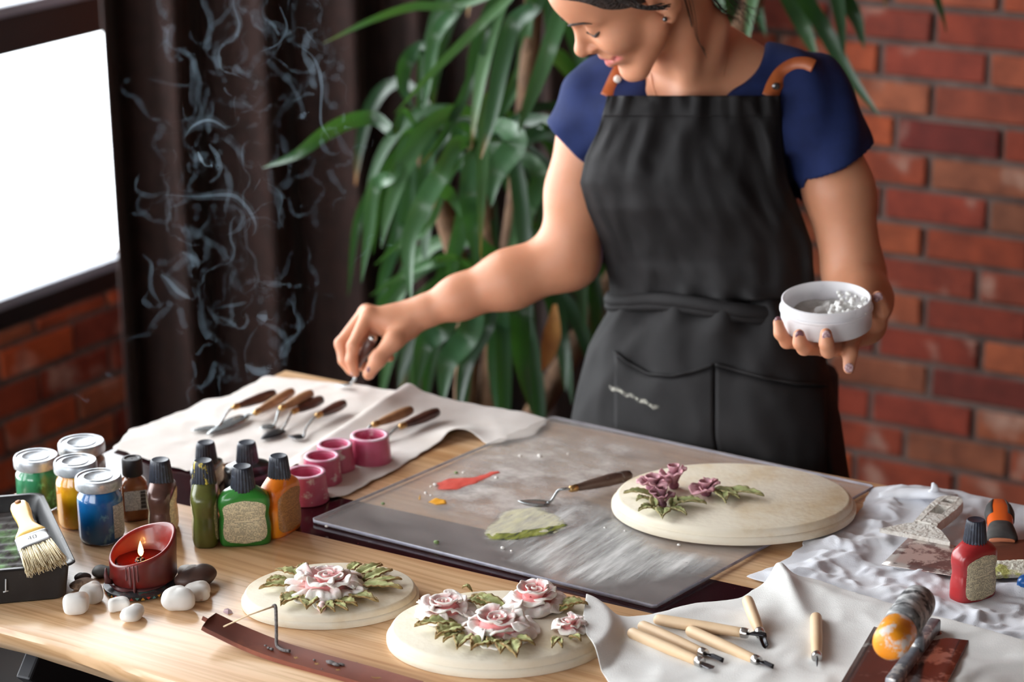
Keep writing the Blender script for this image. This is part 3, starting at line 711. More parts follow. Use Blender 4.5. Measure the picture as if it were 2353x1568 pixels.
for k in range(420):
    u = rg.uniform(-1, 1); v = rg.uniform(-1, 1); x0 = u*.0185; z0 = v*.0062
    x1 = x0*1.22+rg.uniform(-.002, .002)+.002; z1 = z0*.9+rg.uniform(-.0015, .0015); y1 = -Lb*(.0+rg.uniform(-.02, .05))
    br.tube([(x0, Lb*.28, z0), ((x0+x1)/2+rg.uniform(-.0008, .0008), Lb*.14, (z0+z1)/2+.0006), (x1, y1, z1)], [.00055, .00055, .0003], 4)
br.xf(Mb); bo = br.build('bristles', mat('pale_bristle', (234, 220, 188), .7, (214, 194, 152), 300), t); bo['kind'] = 'stuff'
# ================================================================== acrylic work sheet with paint smears
def acrylic_mat():
    m, nd, lk, p = new_mat('hazy_acrylic'); nd.remove(p); out = nd['Material Output']
    tr = N(nd, 'ShaderNodeBsdfTransparent'); tr.inputs[0].default_value = (.985, .985, .985, 1)
    gl = N(nd, 'ShaderNodeBsdfGlossy'); gl.inputs['Roughness'].default_value = .13
    fr = N(nd, 'ShaderNodeFresnel'); ge = N(nd, 'ShaderNodeNewGeometry'); mr = N(nd, 'ShaderNodeMapRange'); mr.inputs['To Min'].default_value = 1.5; mr.inputs['To Max'].default_value = 1/1.5
    lk.new(ge.outputs['Backfacing'], mr.inputs[0]); lk.new(mr.outputs[0], fr.inputs[0])
    mx = N(nd, 'ShaderNodeMixShader'); lk.new(fr.outputs[0], mx.inputs[0]); lk.new(tr.outputs[0], mx.inputs[1]); lk.new(gl.outputs[0], mx.inputs[2])
    v = coords(nd, lk, (3, 9, 9)); n = N(nd, 'ShaderNodeTexNoise'); n.inputs['Scale'].default_value = 3; n.inputs['Detail'].default_value = 8; n.inputs['Roughness'].default_value = .7; lk.new(v, n.inputs['Vector'])
    r = ramp(nd, [(.3, (.08, .08, .08, 1)), (.75, (.24, .24, .24, 1))]); lk.new(n.outputs[0], r.inputs[0])
    df = N(nd, 'ShaderNodeBsdfDiffuse'); df.inputs[0].default_value = lin((236, 226, 222))  # milky haze, its pale colour also standing in for reflected light
    m2 = N(nd, 'ShaderNodeMixShader'); lk.new(r.outputs[0], m2.inputs[0]); lk.new(mx.outputs[0], m2.inputs[1]); lk.new(df.outputs[0], m2.inputs[2])
    lk.new(m2.outputs[0], out.inputs[0]); return m
m_acr = acrylic_mat()
SH = .0052; ZS = T + .0008 + SH
sc_ = [P(715, 1203), P(1505, 1402), P(2010, 1125), P(1270, 965)]
def shp(u, v): return sc_[0]*(1-u)*(1-v) + sc_[1]*u*(1-v) + sc_[2]*u*v + sc_[3]*(1-u)*v
sheet = thing('acrylic_sheet', 'clear acrylic work sheet smeared with paint, bridging the maroon strip', 'sheet', (0, 0, 0))
def sheet_ring(ins, z):
    c = sum(sc_, Vector())/4; out = []
    for i in range(4):
        a, b, d = sc_[i-1], sc_[i], sc_[(i+1) % 4]
        for k in range(5):
            t_ = k/4; q0 = b + (a-b).normalized()*.004*(1-t_); q = q0 + (d-b).normalized()*.004*t_
            q = q + (c-q).normalized()*ins; out.append((q.x, q.y, z))
    return out
z0 = T+.0008
MB().loft([sheet_ring(.0006, z0), sheet_ring(0, z0+.0006), sheet_ring(0, z0+SH-.0006), sheet_ring(.0006, z0+SH)]).build('plate', m_acr, sheet, True, angle=.5)
rim_ = MB()
rg_ = [sheet_ring(.0004, z0+.001), sheet_ring(-.0004, z0+.001), sheet_ring(-.0004, z0+SH-.0008), sheet_ring(.0004, z0+SH-.0008)]
MB().loft(rg_ + [rg_[0]], cap=False).build('frosted_edge', mat('frosted_acrylic_edge', (176, 176, 190), .35, (150, 150, 168), 60), sheet)
def smear_mat(name, c, c2, op_lo, op_hi, sc=(60, 12, 1), rot=0, lo=.35, hi=.65):
    m, nd, lk, p = new_mat(name); out = nd['Material Output']
    p.inputs['Roughness'].default_value = .5
    v = coords(nd, lk, sc, rot=(0, 0, rot)); n = N(nd, 'ShaderNodeTexNoise'); n.inputs['Scale'].default_value = 1; n.inputs['Detail'].default_value = 6; n.inputs['Roughness'].default_value = .6; lk.new(v, n.inputs['Vector'])
    r = ramp(nd, [(lo, lin(c)), (hi, lin(c2))]); lk.new(n.outputs[0], r.inputs[0]); lk.new(r.outputs[0], p.inputs['Base Color'])
    r2 = ramp(nd, [(lo, (op_lo,)*3), (hi, (op_hi,)*3)]); lk.new(n.outputs[0], r2.inputs[0])
    at = N(nd, 'ShaderNodeAttribute', attribute_name='tint'); mu = N(nd, 'ShaderNodeMath', operation='MULTIPLY'); mu.use_clamp = True
    lk.new(r2.outputs[0], mu.inputs[0]); lk.new(at.outputs['Fac'], mu.inputs[1]); lk.new(mu.outputs[0], p.inputs['Alpha'])
    bump(nd, lk, p, n.outputs[0], .4, .002)
    return m
def smear(name, poly, m, th=.0008, step=.0035, edge=.012, zb=None, rag=.006, seed=0, parent=sheet, label=None):
    zb = zb or ZS
    W_ = [P(x, y, zb) for x, y in poly]
    v, f, dist = fill_poly(W_, step)
    cols, vs = [], []
    for (x, y), d in zip(v, dist):
        q = d + rag*nz(x*55+seed, y*55) + rag*.6*nz(x*140+seed, y*140)
        a = min(1, max(0, q/edge)); vs.append((x, y, zb + .0001 + th*a*(.6+.5*nz(x*90, y*90, seed))))
        cols.append((a, a, a, 1))
    mb = MB(); mb.add(vs, f); o = mb.build(name, m, parent, col=cols)
    if label: o['label'] = label
    return o
def inside(p, poly):
    c = False; n = len(poly)
    for i in range(n):
        a, b = poly[i], poly[i-1]
        if (a[1] > p[1]) != (b[1] > p[1]) and p[0] < (b[0]-a[0])*(p[1]-a[1])/(b[1]-a[1])+a[0]: c = not c
    return c
def fill_poly(W_, step):
    """triangle grid filling a polygon, border vertices pulled onto its outline -> verts, faces, distance to outline"""
    W2 = np.array([(p[0], p[1]) for p in W_]); mn = W2.min(0)-step; mxx = W2.max(0)+step
    nx = int((mxx[0]-mn[0])/step)+2; ny = int((mxx[1]-mn[1])/step)+2
    gx, gy = np.meshgrid(mn[0]+step*np.arange(nx), mn[1]+step*np.arange(ny), indexing='ij')
    pts = np.stack([gx.ravel(), gy.ravel()], 1)
    ins = np.zeros(len(pts), bool); best = np.full(len(pts), 1e9); near = pts.copy()
    n = len(W2)
    for i in range(n):
        a, b = W2[i], W2[i-1]
        if abs(a[1]-b[1]) > 1e-12:
            c = ((a[1] > pts[:, 1]) != (b[1] > pts[:, 1])) & (pts[:, 0] < (b[0]-a[0])*(pts[:, 1]-a[1])/(b[1]-a[1])+a[0]); ins ^= c
        ab = b-a; t_ = np.clip(((pts-a)@ab)/max(ab@ab, 1e-12), 0, 1); q = a+t_[:, None]*ab; d = np.hypot(*(pts-q).T)
        m = d < best; best[m] = d[m]; near[m] = q[m]
    ok = ins | (best < step*.55)
    idx = -np.ones(len(pts), int); idx[ok] = np.arange(ok.sum())
    pos = np.where(((best < step*.55))[:, None], near, pts); dist = np.where(best < step*.55, 0, best)
    faces = []
    I = idx.reshape(nx, ny)
    for i in range(nx-1):
        for j in range(ny-1):
            q = (I[i, j], I[i+1, j], I[i+1, j+1], I[i, j+1])
            g = [k for k in q if k >= 0]
            if len(g) >= 3: faces.append(tuple(int(k) for k in g))
    return [tuple(p) for p in pos[ok]], faces, [float(x) for x in dist[ok]]
m_white = smear_mat('white_plaster_smear', (226, 226, 226), (242, 240, 238), .0, .7, (60, 7, 1), .9, .42, .7)
m_white2 = smear_mat('white_film_glare', (214, 206, 202), (232, 226, 222), .1, .75, (22, 30, 1), .3, .36, .7)  # thin white film, made whiter to imitate glare on the sheet
m_dense = smear_mat('thick_white_smear', (228, 228, 226), (244, 243, 241), .12, .9, (64, 6, 1), -.5, .36, .66)
smear('paint_smear', [(1010, 1080), (1130, 1010), (1300, 985), (1450, 1010), (1560, 1060), (1440, 1130), (1400, 1190), (1350, 1240), (1130, 1230), (980, 1180), (940, 1130)], m_white2, .0005, .005, .04, seed=1)  # upper part of the sheet: film and painted glare together
smear('paint_smear', [(1110, 1235), (1300, 1215), (1420, 1185), (1560, 1262), (1680, 1280), (1600, 1325), (1480, 1345), (1370, 1358), (1250, 1330), (1160, 1290)], m_dense, .001, .004, .03, seed=2)
smear('paint_smear', [(1230, 1150), (1330, 1140), (1420, 1180), (1480, 1255), (1690, 1285), (1640, 1330), (1440, 1320), (1290, 1250), (1200, 1190)], m_white, .0008, .004, .03, seed=3)
smear('paint_smear', [(1110, 1225), (1150, 1175), (1230, 1160), (1300, 1190), (1305, 1215), (1260, 1232), (1180, 1240), (1120, 1242)], smear_mat('beige_olive_smear', (228, 222, 204), (216, 210, 176), .55, 1, (120, 26, 1), .6), .0012, .003, .008, seed=4, label='olive and beige paint smear')
smear('paint_smear', [(1112, 1228), (1175, 1222), (1250, 1212), (1290, 1198), (1306, 1208), (1270, 1228), (1190, 1243), (1125, 1244)], smear_mat('dark_olive_edge', (176, 184, 50), (50, 54, 40), .5, 1, (130, 30, 1), .6, .4, .6), .0016, .002, .004, rag=.003, seed=5, label='dark olive paint streak')
smear('paint_smear', [(1000, 1128), (1000, 1112), (1030, 1100), (1085, 1097), (1150, 1079), (1153, 1088), (1100, 1110), (1050, 1128)], smear_mat('red_streak', (236, 70, 50), (226, 96, 84), .75, 1, (90, 20, 1), .6), .0016, .002, .004, rag=.0025, seed=6, label='wet red paint streak')
smear('paint_smear', [(980, 1155), (1000, 1145), (1026, 1150), (1028, 1160), (1000, 1163)], smear_mat('yellow_dab', (246, 176, 20), (238, 160, 10), .9, 1), .0022, .0015, .003, rag=.001, seed=7, label='small yellow paint dab')
smear('paint_smear', [(960, 1150), (963, 1138), (968, 1138), (967, 1152)], MATS.get('yellow_dab') or bpy.data.materials['yellow_dab'], .002, .001, .002, rag=.0005, seed=8, label='tiny yellow paint dab')
crumbs = random.Random(9); m_crumb = mat('dried_plaster_crumb', (230, 226, 220), .8); m_gc = mat('green_crumb', (120, 140, 90), .8)
for k, (x, y) in enumerate([(1003, 1250), (978, 1135), (990, 1120), (1000, 1117), (990, 1140), (1140, 1100), (1240, 1050), (1305, 1045), (1195, 1050), (880, 1160), (1590, 1075), (1065, 1088), (1048, 1089), (750, 1212), (1155, 1262), (1175, 1268), (1390, 1215), (1436, 1222), (1560, 1255)]):
    s_ = .0022*crumbs.uniform(.5, 1.1)*(1.6 if k == 0 else 1)
    MB().ball((0, 0, 0), (s_*1.4, s_, s_*.8), 8, 5).xf(Matrix.Translation(P(x, y, ZS) + Vector((0, 0, s_*.7)))).build('crumb', m_gc if k in (0, 9, 12) else m_crumb, sheet)

# ================================================================== plaques with clay flowers
m_plq = mat('cream_primed_plaque', (232, 222, 202), .75, (222, 206, 178), 14, lo=.45, hi=.75, c3=(208, 182, 140), scale3=13, lo3=.54, hi3=.8, bumps=(150, .28, .0025))
def tint_mat(name, ca, cb, cc=None, rough=.75, sc=180, bst=.35):
    """paint worked in from the tint attribute: ca bare, cb where the artist put colour"""
    m, nd, lk, p = new_mat(name); p.inputs['Roughness'].default_value = rough
    at = N(nd, 'ShaderNodeAttribute', attribute_name='tint'); v = coords(nd, lk)
    n = N(nd, 'ShaderNodeTexNoise'); n.inputs['Scale'].default_value = sc*.5; n.inputs['Detail'].default_value = 5; lk.new(v, n.inputs['Vector'])
    ad = N(nd, 'ShaderNodeMath', operation='MULTIPLY_ADD'); ad.inputs[1].default_value = .5; ad.inputs[2].default_value = -.25; lk.new(n.outputs[0], ad.inputs[0])
    sm = N(nd, 'ShaderNodeMath', operation='ADD'); sm.use_clamp = True; lk.new(ad.outputs[0], sm.inputs[0]); lk.new(at.outputs['Fac'], sm.inputs[1])
    r = ramp(nd, [(.1, lin(ca)), (.9, lin(cb))] if cc is None else [(.05, lin(ca)), (.5, lin(cb)), (.95, lin(cc))]); lk.new(sm.outputs[0], r.inputs[0]); lk.new(r.outputs[0], p.inputs['Base Color'])
    n2 = N(nd, 'ShaderNodeTexNoise'); n2.inputs['Scale'].default_value = sc; n2.inputs['Detail'].default_value = 5; lk.new(v, n2.inputs['Vector']); bump(nd, lk, p, n2.outputs[0], bst, .003)
    p.inputs['Subsurface Weight'].default_value = .1; p.inputs['Subsurface Scale'].default_value = .004
    return m
m_petal = tint_mat('pink_edged_white_clay', (244, 236, 230), (238, 158, 158))
m_purple = tint_mat('dusty_pink_clay', (200, 150, 158), (150, 92, 112))
m_bud = tint_mat('mauve_clay', (150, 104, 112), (104, 66, 80))
m_leaf = tint_mat('painted_green_clay', (150, 156, 92), (186, 190, 130), (150, 122, 74))
m_leafo = tint_mat('olive_clay', (122, 132, 76), (150, 156, 100), (150, 140, 96))
def plaque(xl, xr, yt, yb, th, z, label):
    xc = (xl+xr)/2; pf, pb = P(xc, yb, z), P(xc, yt, z+th)
    b = (pb-pf).xy.length/2; c = Vector(((pf.x+pb.x)/2, (pf.y+pb.y)/2, z)); a = (xr-xl)/2/pxm(c)
    t = thing('plaque', label, 'plaque', c, facing(c), 'round cream plaques with clay flowers')
    e = .0
    pr = [(.0, .0), (a*.97, 0), (a*.995, .0006), (a, .003), (a, th*.42), (a*.985, th*.5), (a*.972, th*.53), (a*.972, th*.62), (a*.965, th*.8), (a*.95, th*.94), (a*.93, th), (.0, th)]
    mb = MB()
    n = 96; rings = [[((r)*math.cos(2*PI*j/n), (b/a*r)*math.sin(2*PI*j/n), zz) for j in range(n)] for r, zz in pr[1:-1]]
    mb.loft(rings); mb.build('board', m_plq, t, angle=.9)
    return t, c, th
def loc_on(t, x, y, z):        # pixel -> the plaque's own coordinates, on a plane z
    p = P(x, y, z); m = Matrix.Rotation(-t.rotation_euler.z, 4, 'Z'); return m @ (p - Vector(t.location))
def petal(parent, r0, r1, ang, spread, z0, z1, curl, seed, m, tl=1.0, th=.0022, tint0=1.0, nu=11, nv=9, ruffle=1, fold=0, dz=.0):
    rows, cols = [], []
    L = r1-r0
    for i in range(nv+1):
        v = i/nv; r = []
        for j in range(nu+1):
            u = 2*j/nu-1; wv = math.sin(PI*min(1, .18+.72*v)*.62)**.8
            a = ang + spread*u*wv
            tipcut = 1-.22*abs(u)**2.4*v
            rr = r0 + L*v*tipcut
            zz = z0 + (z1-z0)*math.sin(v*PI/2*1.0)**.9 - curl*max(0, v-.55)**1.6*4*L + fold*abs(u)**2*L*.5
            k = L*.13*ruffle*v
            rr += k*nz(u*2.2+seed, v*2, seed*3.1); zz += k*1.3*nz(u*2.6+seed*2, v*1.5, 5+seed) + dz
            r.append((rr*math.cos(a), rr*math.sin(a), max(zz, th*.6)))
            cols.append((min(1, max(0, tint0*(1-v*1.05)**1.0*tl)),)*3+(1,))
        rows.append(r)
    o = MB().grid(rows).build('petal', m, parent, col=cols, solid=th)
    md = o.modifiers.new('sub', 'SUBSURF'); md.levels = md.render_levels = 1
    return o
def rose(t, x, y, z, rpx, label, m, seed, hf=.62, outer=6, tint=1.0, open_=.9, sq=1):
    c = loc_on(t, x, y, z); R_ = rpx/pxm(P(x, y, z)); rg = random.Random(seed)
    g = MB().lathe([(.001, .0), (R_*.55, .0), (R_*.5, R_*.22), (R_*.28, R_*.36), (.001, R_*.38)], 20, cap=False).build('rose', m, t, col=[(.9, .9, .9, 1)]*100)
    g.location = (c.x, c.y, z-t.location.z); g['label'] = label; g.scale = (1, sq, 1); g.rotation_euler = (0, 0, rg.uniform(0, 6))
    h = R_*hf
    for k in range(outer):
        a = 2*PI*(k+rg.uniform(-.15, .15))/outer
        petal(g, R_*.3, R_*rg.uniform(.92, 1.06), a, PI/outer*rg.uniform(1.15, 1.5), R_*.1, h*.42*rg.uniform(.6, 1.5), rg.uniform(.1, .35), seed+k, m, .5*tint, R_*.06, ruffle=2.6, fold=rg.uniform(-.1, .35))
    n2 = max(4, outer-1)
    for k in range(n2):
        a = 2*PI*(k+.5+rg.uniform(-.15, .15))/n2
        petal(g, R_*.26, R_*rg.uniform(.66, .78), a, PI/n2*rg.uniform(1.1, 1.5), R_*.14, h*.8*rg.uniform(.75, 1.3), rg.uniform(.05, .25), seed+20+k, m, .85*tint, R_*.055, ruffle=2.2, fold=rg.uniform(0, .5))
    for k in range(4):
        a = 2*PI*(k+.2+rg.uniform(-.15, .15))/4
        petal(g, R_*.2, R_*rg.uniform(.4, .54), a, PI/4*rg.uniform(1.1, 1.5), R_*.2, h*rg.uniform(.85, 1.2), .06, seed+40+k, m, 1.35*tint, R_*.05, ruffle=1.8, fold=.3)
    for k in range(3):
        a = 2*PI*(k+.6)/3
        petal(g, R_*.1, R_*.25, a, PI/3*1.2, R_*.22, h*rg.uniform(.8, 1.05), 0, seed+60+k, m, 1.8*tint, R_*.045, ruffle=1.2)
    petal(g, R_*.01, R_*.1, 1, 2.4, R_*.25, h*.98, 0, seed+80, m, 1.3*tint, R_*.05, ruffle=.4)
    return g
def leaf_mesh(L, W_, seed, serr=.12, arch=.12, lift=.0, droop=0.0):
    nv, nu = 22, 8; rows, cols = [], []
    for i in range(nv+1):
        v = i/nv; w = W_/2*(math.sin(PI*v**.72)**.85 + .03)*(1+serr*(1 if i % 4 < 2 else -1)*(.4+.6*v)); r = []
        for j in range(nu+1):
            u = 2*j/nu-1
            z = lift*math.sin(PI*v*.8) + arch*W_*(1-abs(u))*.0 + arch*W_*abs(u)**1.3*.8 - (.12*W_ if j == nu//2 else 0)*(1-v*.6) + .08*W_*math.sin(v*30+abs(u)*5)*abs(u)*.5 + W_*.12*nz(v*4+seed, u*2, seed) - droop*v*v
            x = L*v + abs(u)*-.05*L*v; y = u*w
            r.append((x, y, z)); cols.append((min(1, max(0, .25+.75*max(abs(u)**3, v**3)+.25*nz(v*3, u*2, seed))),)*3+(1,))
        rows.append(r)
    return rows, cols
def leaf(t, x0, y0, x1, y1, wpx, z, m, seed, lift=.004, parent=None):
    a, b = loc_on(t, x0, y0, z), loc_on(t, x1, y1, z); d = b-a; L = d.xy.length
    W_ = wpx/pxm(P(x0, y0, z))*1.15; rows, cols = leaf_mesh(L, W_, seed, lift=lift)
    mz_ = min(p[2] for r in rows for p in r)
    o = MB().grid(rows).build('leaf', m, t, col=cols, solid=.0016)
    o.location = (a.x, a.y, z-t.location.z-mz_+.0007); o.rotation_euler = (0, 0, math.atan2(d.y, d.x))
    return o
# --- single large rose
t1, c1, th1 = plaque(555, 963, 1290, 1449, .0155, T, 'cream plaque with one large pink rose and leaves all round it')
zt = T+th1
rose(t1, 753, 1358, zt, 101, 'large pale pink clay rose', m_petal, 11, .42, 7, sq=.98)
for k, (x0, y0, x1, y1, w) in enumerate([(700, 1330, 632, 1320, 30), (680, 1350, 595, 1362, 30), (660, 1338, 612, 1345, 24), (690, 1375, 645, 1402, 42), (715, 1380, 705, 1410, 40), (735, 1385, 770, 1415, 26), (790, 1370, 870, 1392, 34), (770, 1385, 822, 1402, 30), (820, 1330, 880, 1308, 34), (835, 1340, 903, 1320, 32), (840, 1350, 925, 1340, 26), (830, 1352, 926, 1362, 30), (800, 1318, 832, 1306, 26), (690, 1322, 705, 1304, 22), (745, 1390, 738, 1418, 24), (760, 1388, 800, 1412, 22)]):
    leaf(t1, x0, y0, x1, y1, w, zt, m_leaf, k)
bd = loc_on(t1, 743, 1405, zt); MB().tube([(bd.x, bd.y+.012, .0175), (bd.x-.001, bd.y+.004, .021), (bd.x-.002, bd.y-.003, .0205), (bd.x-.003, bd.y-.008, .019)], [.001, .0042, .005, .0012], 12).build('rose_bud', m_petal, t1, col=[(.5, .5, .5, 1)]*48)
# --- four roses
t2, c2, th2 = plaque(888, 1402, 1352, 1562, .018, T, 'cream plaque with four white and pink roses under the rag corner')
zt = T+th2
rose(t2, 1022, 1412, zt, 80, 'white and pink clay rose with ragged petals', m_petal, 31, .45, 6, .85)
rose(t2, 1143, 1455, zt, 100, 'largest white and pink clay rose of the four', m_petal, 32, .42, 6, .95)
rose(t2, 1228, 1393, zt, 80, 'pale pink clay rose leaning over the plaque edge', m_petal, 33, .6, 5, 1.1)
rose(t2, 1308, 1448, zt, 44, 'small half-open pink clay rose', m_petal, 34, .65, 5, 1.2)
for k, (x0, y0, x1, y1, w) in enumerate([(1050, 1440, 952, 1452, 40), (1060, 1450, 1000, 1482, 50), (1075, 1465, 1050, 1505, 36), (1062, 1462, 1018, 1488, 30), (1130, 1480, 1082, 1508, 46), (1150, 1480, 1120, 1500, 34), (1165, 1480, 1188, 1524, 40), (1170, 1475, 1230, 1494, 26), (1160, 1482, 1150, 1515, 30), (1160, 1405, 1082, 1384, 34), (1120, 1400, 1066, 1394, 28), (1280, 1400, 1352, 1402, 36), (1285, 1410, 1345, 1396, 24), (1285, 1470, 1268, 1500, 18), (1280, 1474, 1292, 1500, 14), (1310, 1470, 1335, 1484, 18), (1085, 1362, 1062, 1362, 14)]):
    leaf(t2, x0, y0, x1, y1, w, zt, m_leaf, 40+k, .006)
# --- large plaque in work, on the acrylic sheet
t3, c3, th3 = plaque(1405, 1965, 1060, 1256, .0185, ZS+.0014, 'largest cream plaque, mostly bare, with dusty purple flowers at one end')
zt = ZS+.0014+th3
def flower(t, x, y, rpx, label, m, seed, n=5, hf=.55):
    c = loc_on(t, x, y, zt); R_ = rpx/pxm(P(x, y, zt)); g = MB().ball((0, 0, R_*.2), (R_*.35, R_*.35, R_*.3), 12, 8).build('flower', m, t, col=[(.9, .9, .9, 1)]*(12*9))
    g.location = (c.x, c.y, zt-t.location.z); g['label'] = label; rg = random.Random(seed)
    for k in range(n):
        a = 2*PI*(k+rg.uniform(-.2, .2))/n; petal(g, R_*.12, R_*rg.uniform(.8, 1.1), a, PI/n*1.15, R_*.1, R_*hf*rg.uniform(.7, 1.3), .1, seed+k, m, .8, R_*.09, ruffle=1.4, fold=.4)
    for k in range(3):
        a = 2*PI*(k+.5)/3; petal(g, R_*.08, R_*.42, a, PI/3*1.2, R_*.2, R_*hf*1.4, 0, seed+10+k, m, 1.2, R_*.08, ruffle=.8)
    return g
flower(t3, 1500, 1128, 46, 'dusty pink clay flower', m_purple, 61); flower(t3, 1548, 1122, 36, 'dusty pink clay blossom with a curled centre', m_purple, 63, 5, 1.1)
flower(t3, 1622, 1138, 40, 'dusty pink clay blossom beside the olive leaf', m_purple, 62, 5, .6)
flower(t3, 1522, 1165, 30, 'dark mauve clay rosebud in green sepals', m_bud, 64, 4, 1.1)
for k, (x0, y0, x1, y1, w) in enumerate([(1500, 1142, 1432, 1142, 24), (1490, 1150, 1462, 1160, 20), (1510, 1172, 1466, 1184, 26), (1525, 1175, 1522, 1202, 30), (1540, 1172, 1578, 1192, 18), (1545, 1160, 1624, 1168, 32), (1530, 1150, 1495, 1140, 22), (1650, 1132, 1668, 1166, 30), (1660, 1134, 1756, 1150, 32), (1640, 1130, 1700, 1155, 28), (1505, 1172, 1500, 1150, 18), (1545, 1172, 1550, 1148, 18)]):
    leaf(t3, x0, y0, x1, y1, w, zt, m_leafo, 70+k, .005)

# ================================================================== incense holder, stick, ash
m_hold = mat('reddish_brown_wood', (126, 62, 42), .5, (98, 46, 33), 9, stretch=(1, 1, 1), c3=(150, 86, 62), scale3=14, lo3=.55, hi3=.75)
cl_ = spline([P(463, 1425, T+.024), P(495, 1442, T+.0175), P(555, 1470, T+.008), P(630, 1500, T+.0018), P(720, 1527, T), P(830, 1557, T), P(950, 1592, T)], 8)
rows_t = []
hl = MB(); rings = []
for i, p in enumerate(cl_):
    tg = (cl_[min(i+1, len(cl_)-1)]-cl_[max(i-1, 0)]).normalized(); sd = Vector((-tg.y, tg.x, 0)).normalized(); up = sd.cross(tg)*-1
    if up.z < 0: up = -up
    w = .0175*(1 if i > 3 else [.0155, .017, .0175, .0175][i]); th_ = .005
    rings.append([p - sd*w + up*(th_), p - sd*w*.55 + up*(th_-.0016), p + up*(th_-.0022), p + sd*w*.55 + up*(th_-.0016), p + sd*w + up*(th_), p + sd*w, p + sd*w*.9 + up*.0001, p - sd*w*.9 + up*.0001, p - sd*w])
t = thing('incense_holder', 'curved reddish wooden incense holder with small inlaid gold stars', 'incense holder', (0, 0, 0))
hb_ = recalc(MB().loft(rings).build('tray', m_hold, t, True, angle=.6))
m_gold = mat('brass_inlay', (188, 146, 84), .35, metal=.6)
def on_holder(x, y):
    q = P(x, y, T+.004); best = min(range(len(cl_)), key=lambda i: (cl_[i].xy-q.xy).length); return P(x, y, cl_[best].z+.0031)
for x, y in [(654, 1481), (703, 1496), (752, 1508), (679, 1512), (727, 1526), (803, 1523), (776, 1540), (830, 1533)]:
    q = on_holder(x, y); vs = [(q.x+(.0034 if k % 2 == 0 else .0015)*math.cos(k*PI/5+.3), q.y+(.0034 if k % 2 == 0 else .0015)*math.sin(k*PI/5+.3), q.z) for k in range(10)]
    MB().add(vs + [(v[0], v[1], v[2]-.0012) for v in vs], [tuple(range(10))] + [(k, (k+1) % 10, (k+1) % 10+10, k+10) for k in range(10)]).build('star_inlay', m_gold, t, False)
q = on_holder(868, 1553); vs = [(q.x+.007*math.cos(a), q.y+.007*math.sin(a), q.z) for a in [-2.2+k*.37 for k in range(13)]] + [(q.x-.002+.0065*math.cos(a), q.y+.001+.0062*math.sin(a), q.z) for a in [2.1-k*.37 for k in range(12)]]
MB().add(vs, [tuple(range(len(vs)))]).build('moon_inlay', m_gold, t, False)
s0 = on_holder(513, 1438) + Vector((0, 0, -.0015))
tipz = height_at(P(634, 1478, T+.004), 1392)
s1 = Vector(D(632, 1393, proj(P(634, 1478, T+.004))[2]-.0)); 
t = thing('incense_stick', 'thin burning incense stick with a long drooping grey ash', 'incense', s0)
MB().tube([(0, 0, 0), (s1-s0)*.5+Vector((0, 0, .0015)), (s1-s0)], [.0009, .0008, .0011], 8).build('bamboo_stick', mat('pale_bamboo', (226, 196, 158), .6), t)
m_ash = mat('grey_ash', (128, 122, 120), .95, (96, 90, 88), 300, bumps=(500, .8, .002))
base_ = P(636, 1484, T+.006)
ashp = spline([s1+Vector((-.003, 0, -.001)), s1+Vector((.0005, 0, -.0005)), s1.lerp(base_, .35)+Vector((.0006, 0, 0)), s1.lerp(base_, .75), base_, P(648, 1494, T+.0055), P(666, 1497, T+.006)], 6)
MB().tube([p-s0 for p in ashp], [.0018+.0003*nz(i*.8) for i in range(len(ashp))], 9).build('ash', m_ash, t)
MB().ball(tuple(s1+Vector((0, 0, -.0004))-s0), .0017, 8, 6).build('ember', mat('dull_ember', (120, 60, 56), .8), t)
for k, (x, y, s_) in enumerate([(610, 1486, .0016), (617, 1492, .002), (624, 1495, .0024), (722, 1519, .0016), (760, 1527, .0035), (772, 1531, .003), (785, 1530, .0022), (820, 1526, .0014), (740, 1540, .0012)]):
    q = on_holder(x, y); o = MB().ball((0, 0, s_*.6), (s_*1.8 if k in (4, 5, 6) else s_, s_*.8, s_*.6), 8, 5).build('ash_crumb', m_ash); o.location = q; tag(o, 'small grey ash crumb lying on the incense holder', 'ash', 'ash crumbs on the incense holder')
# ================================================================== cloths
def cloth_mat(name, c, c2, weave=900):
    m, nd, lk, p = new_mat(name); p.inputs['Roughness'].default_value = .9; p.inputs['Sheen Weight'].default_value = .2
    v = coords(nd, lk); n = N(nd, 'ShaderNodeTexNoise'); n.inputs['Scale'].default_value = 22; n.inputs['Detail'].default_value = 6; lk.new(v, n.inputs['Vector'])
    r = ramp(nd, [(.35, lin(c)), (.7, lin(c2))]); lk.new(n.outputs[0], r.inputs[0]); lk.new(r.outputs[0], p.inputs['Base Color'])
    w1 = N(nd, 'ShaderNodeTexNoise'); w1.inputs['Scale'].default_value = weave; w1.inputs['Detail'].default_value = 1; lk.new(v, w1.inputs['Vector']); bump(nd, lk, p, w1.outputs[0], .35, .001)
    return m
def seg_dist(p, a, b):
    ab = b-a; t_ = max(0, min(1, (p-a).dot(ab)/ab.dot(ab))); q = a+ab*t_; d = p-q
    return d.length, t_, (ab.x*d.y-ab.y*d.x)
def cloth(name, label, poly, hfun, m, step=.005, th=.0012, seed=0, rag=.004):
    W_ = [P(x, y) for x, y in poly]; v, f, dist = fill_poly(W_, step); vs = []
    for (x, y), d in zip(v, dist):
        dx = dy = 0
        if d == 0: dx, dy = rag*nz(x*60, y*60, seed), rag*nz(x*60, y*60, seed+9)
        vs.append((x+dx, y+dy, max(T+th, T+th+hfun(Vector((x, y)), d))))
    o = MB().add(vs, f).build(name, m, None, solid=th)
    md = o.modifiers.new('sub', 'SUBSURF'); md.levels = md.render_levels = 1
    return tag(o, label, 'cloth')
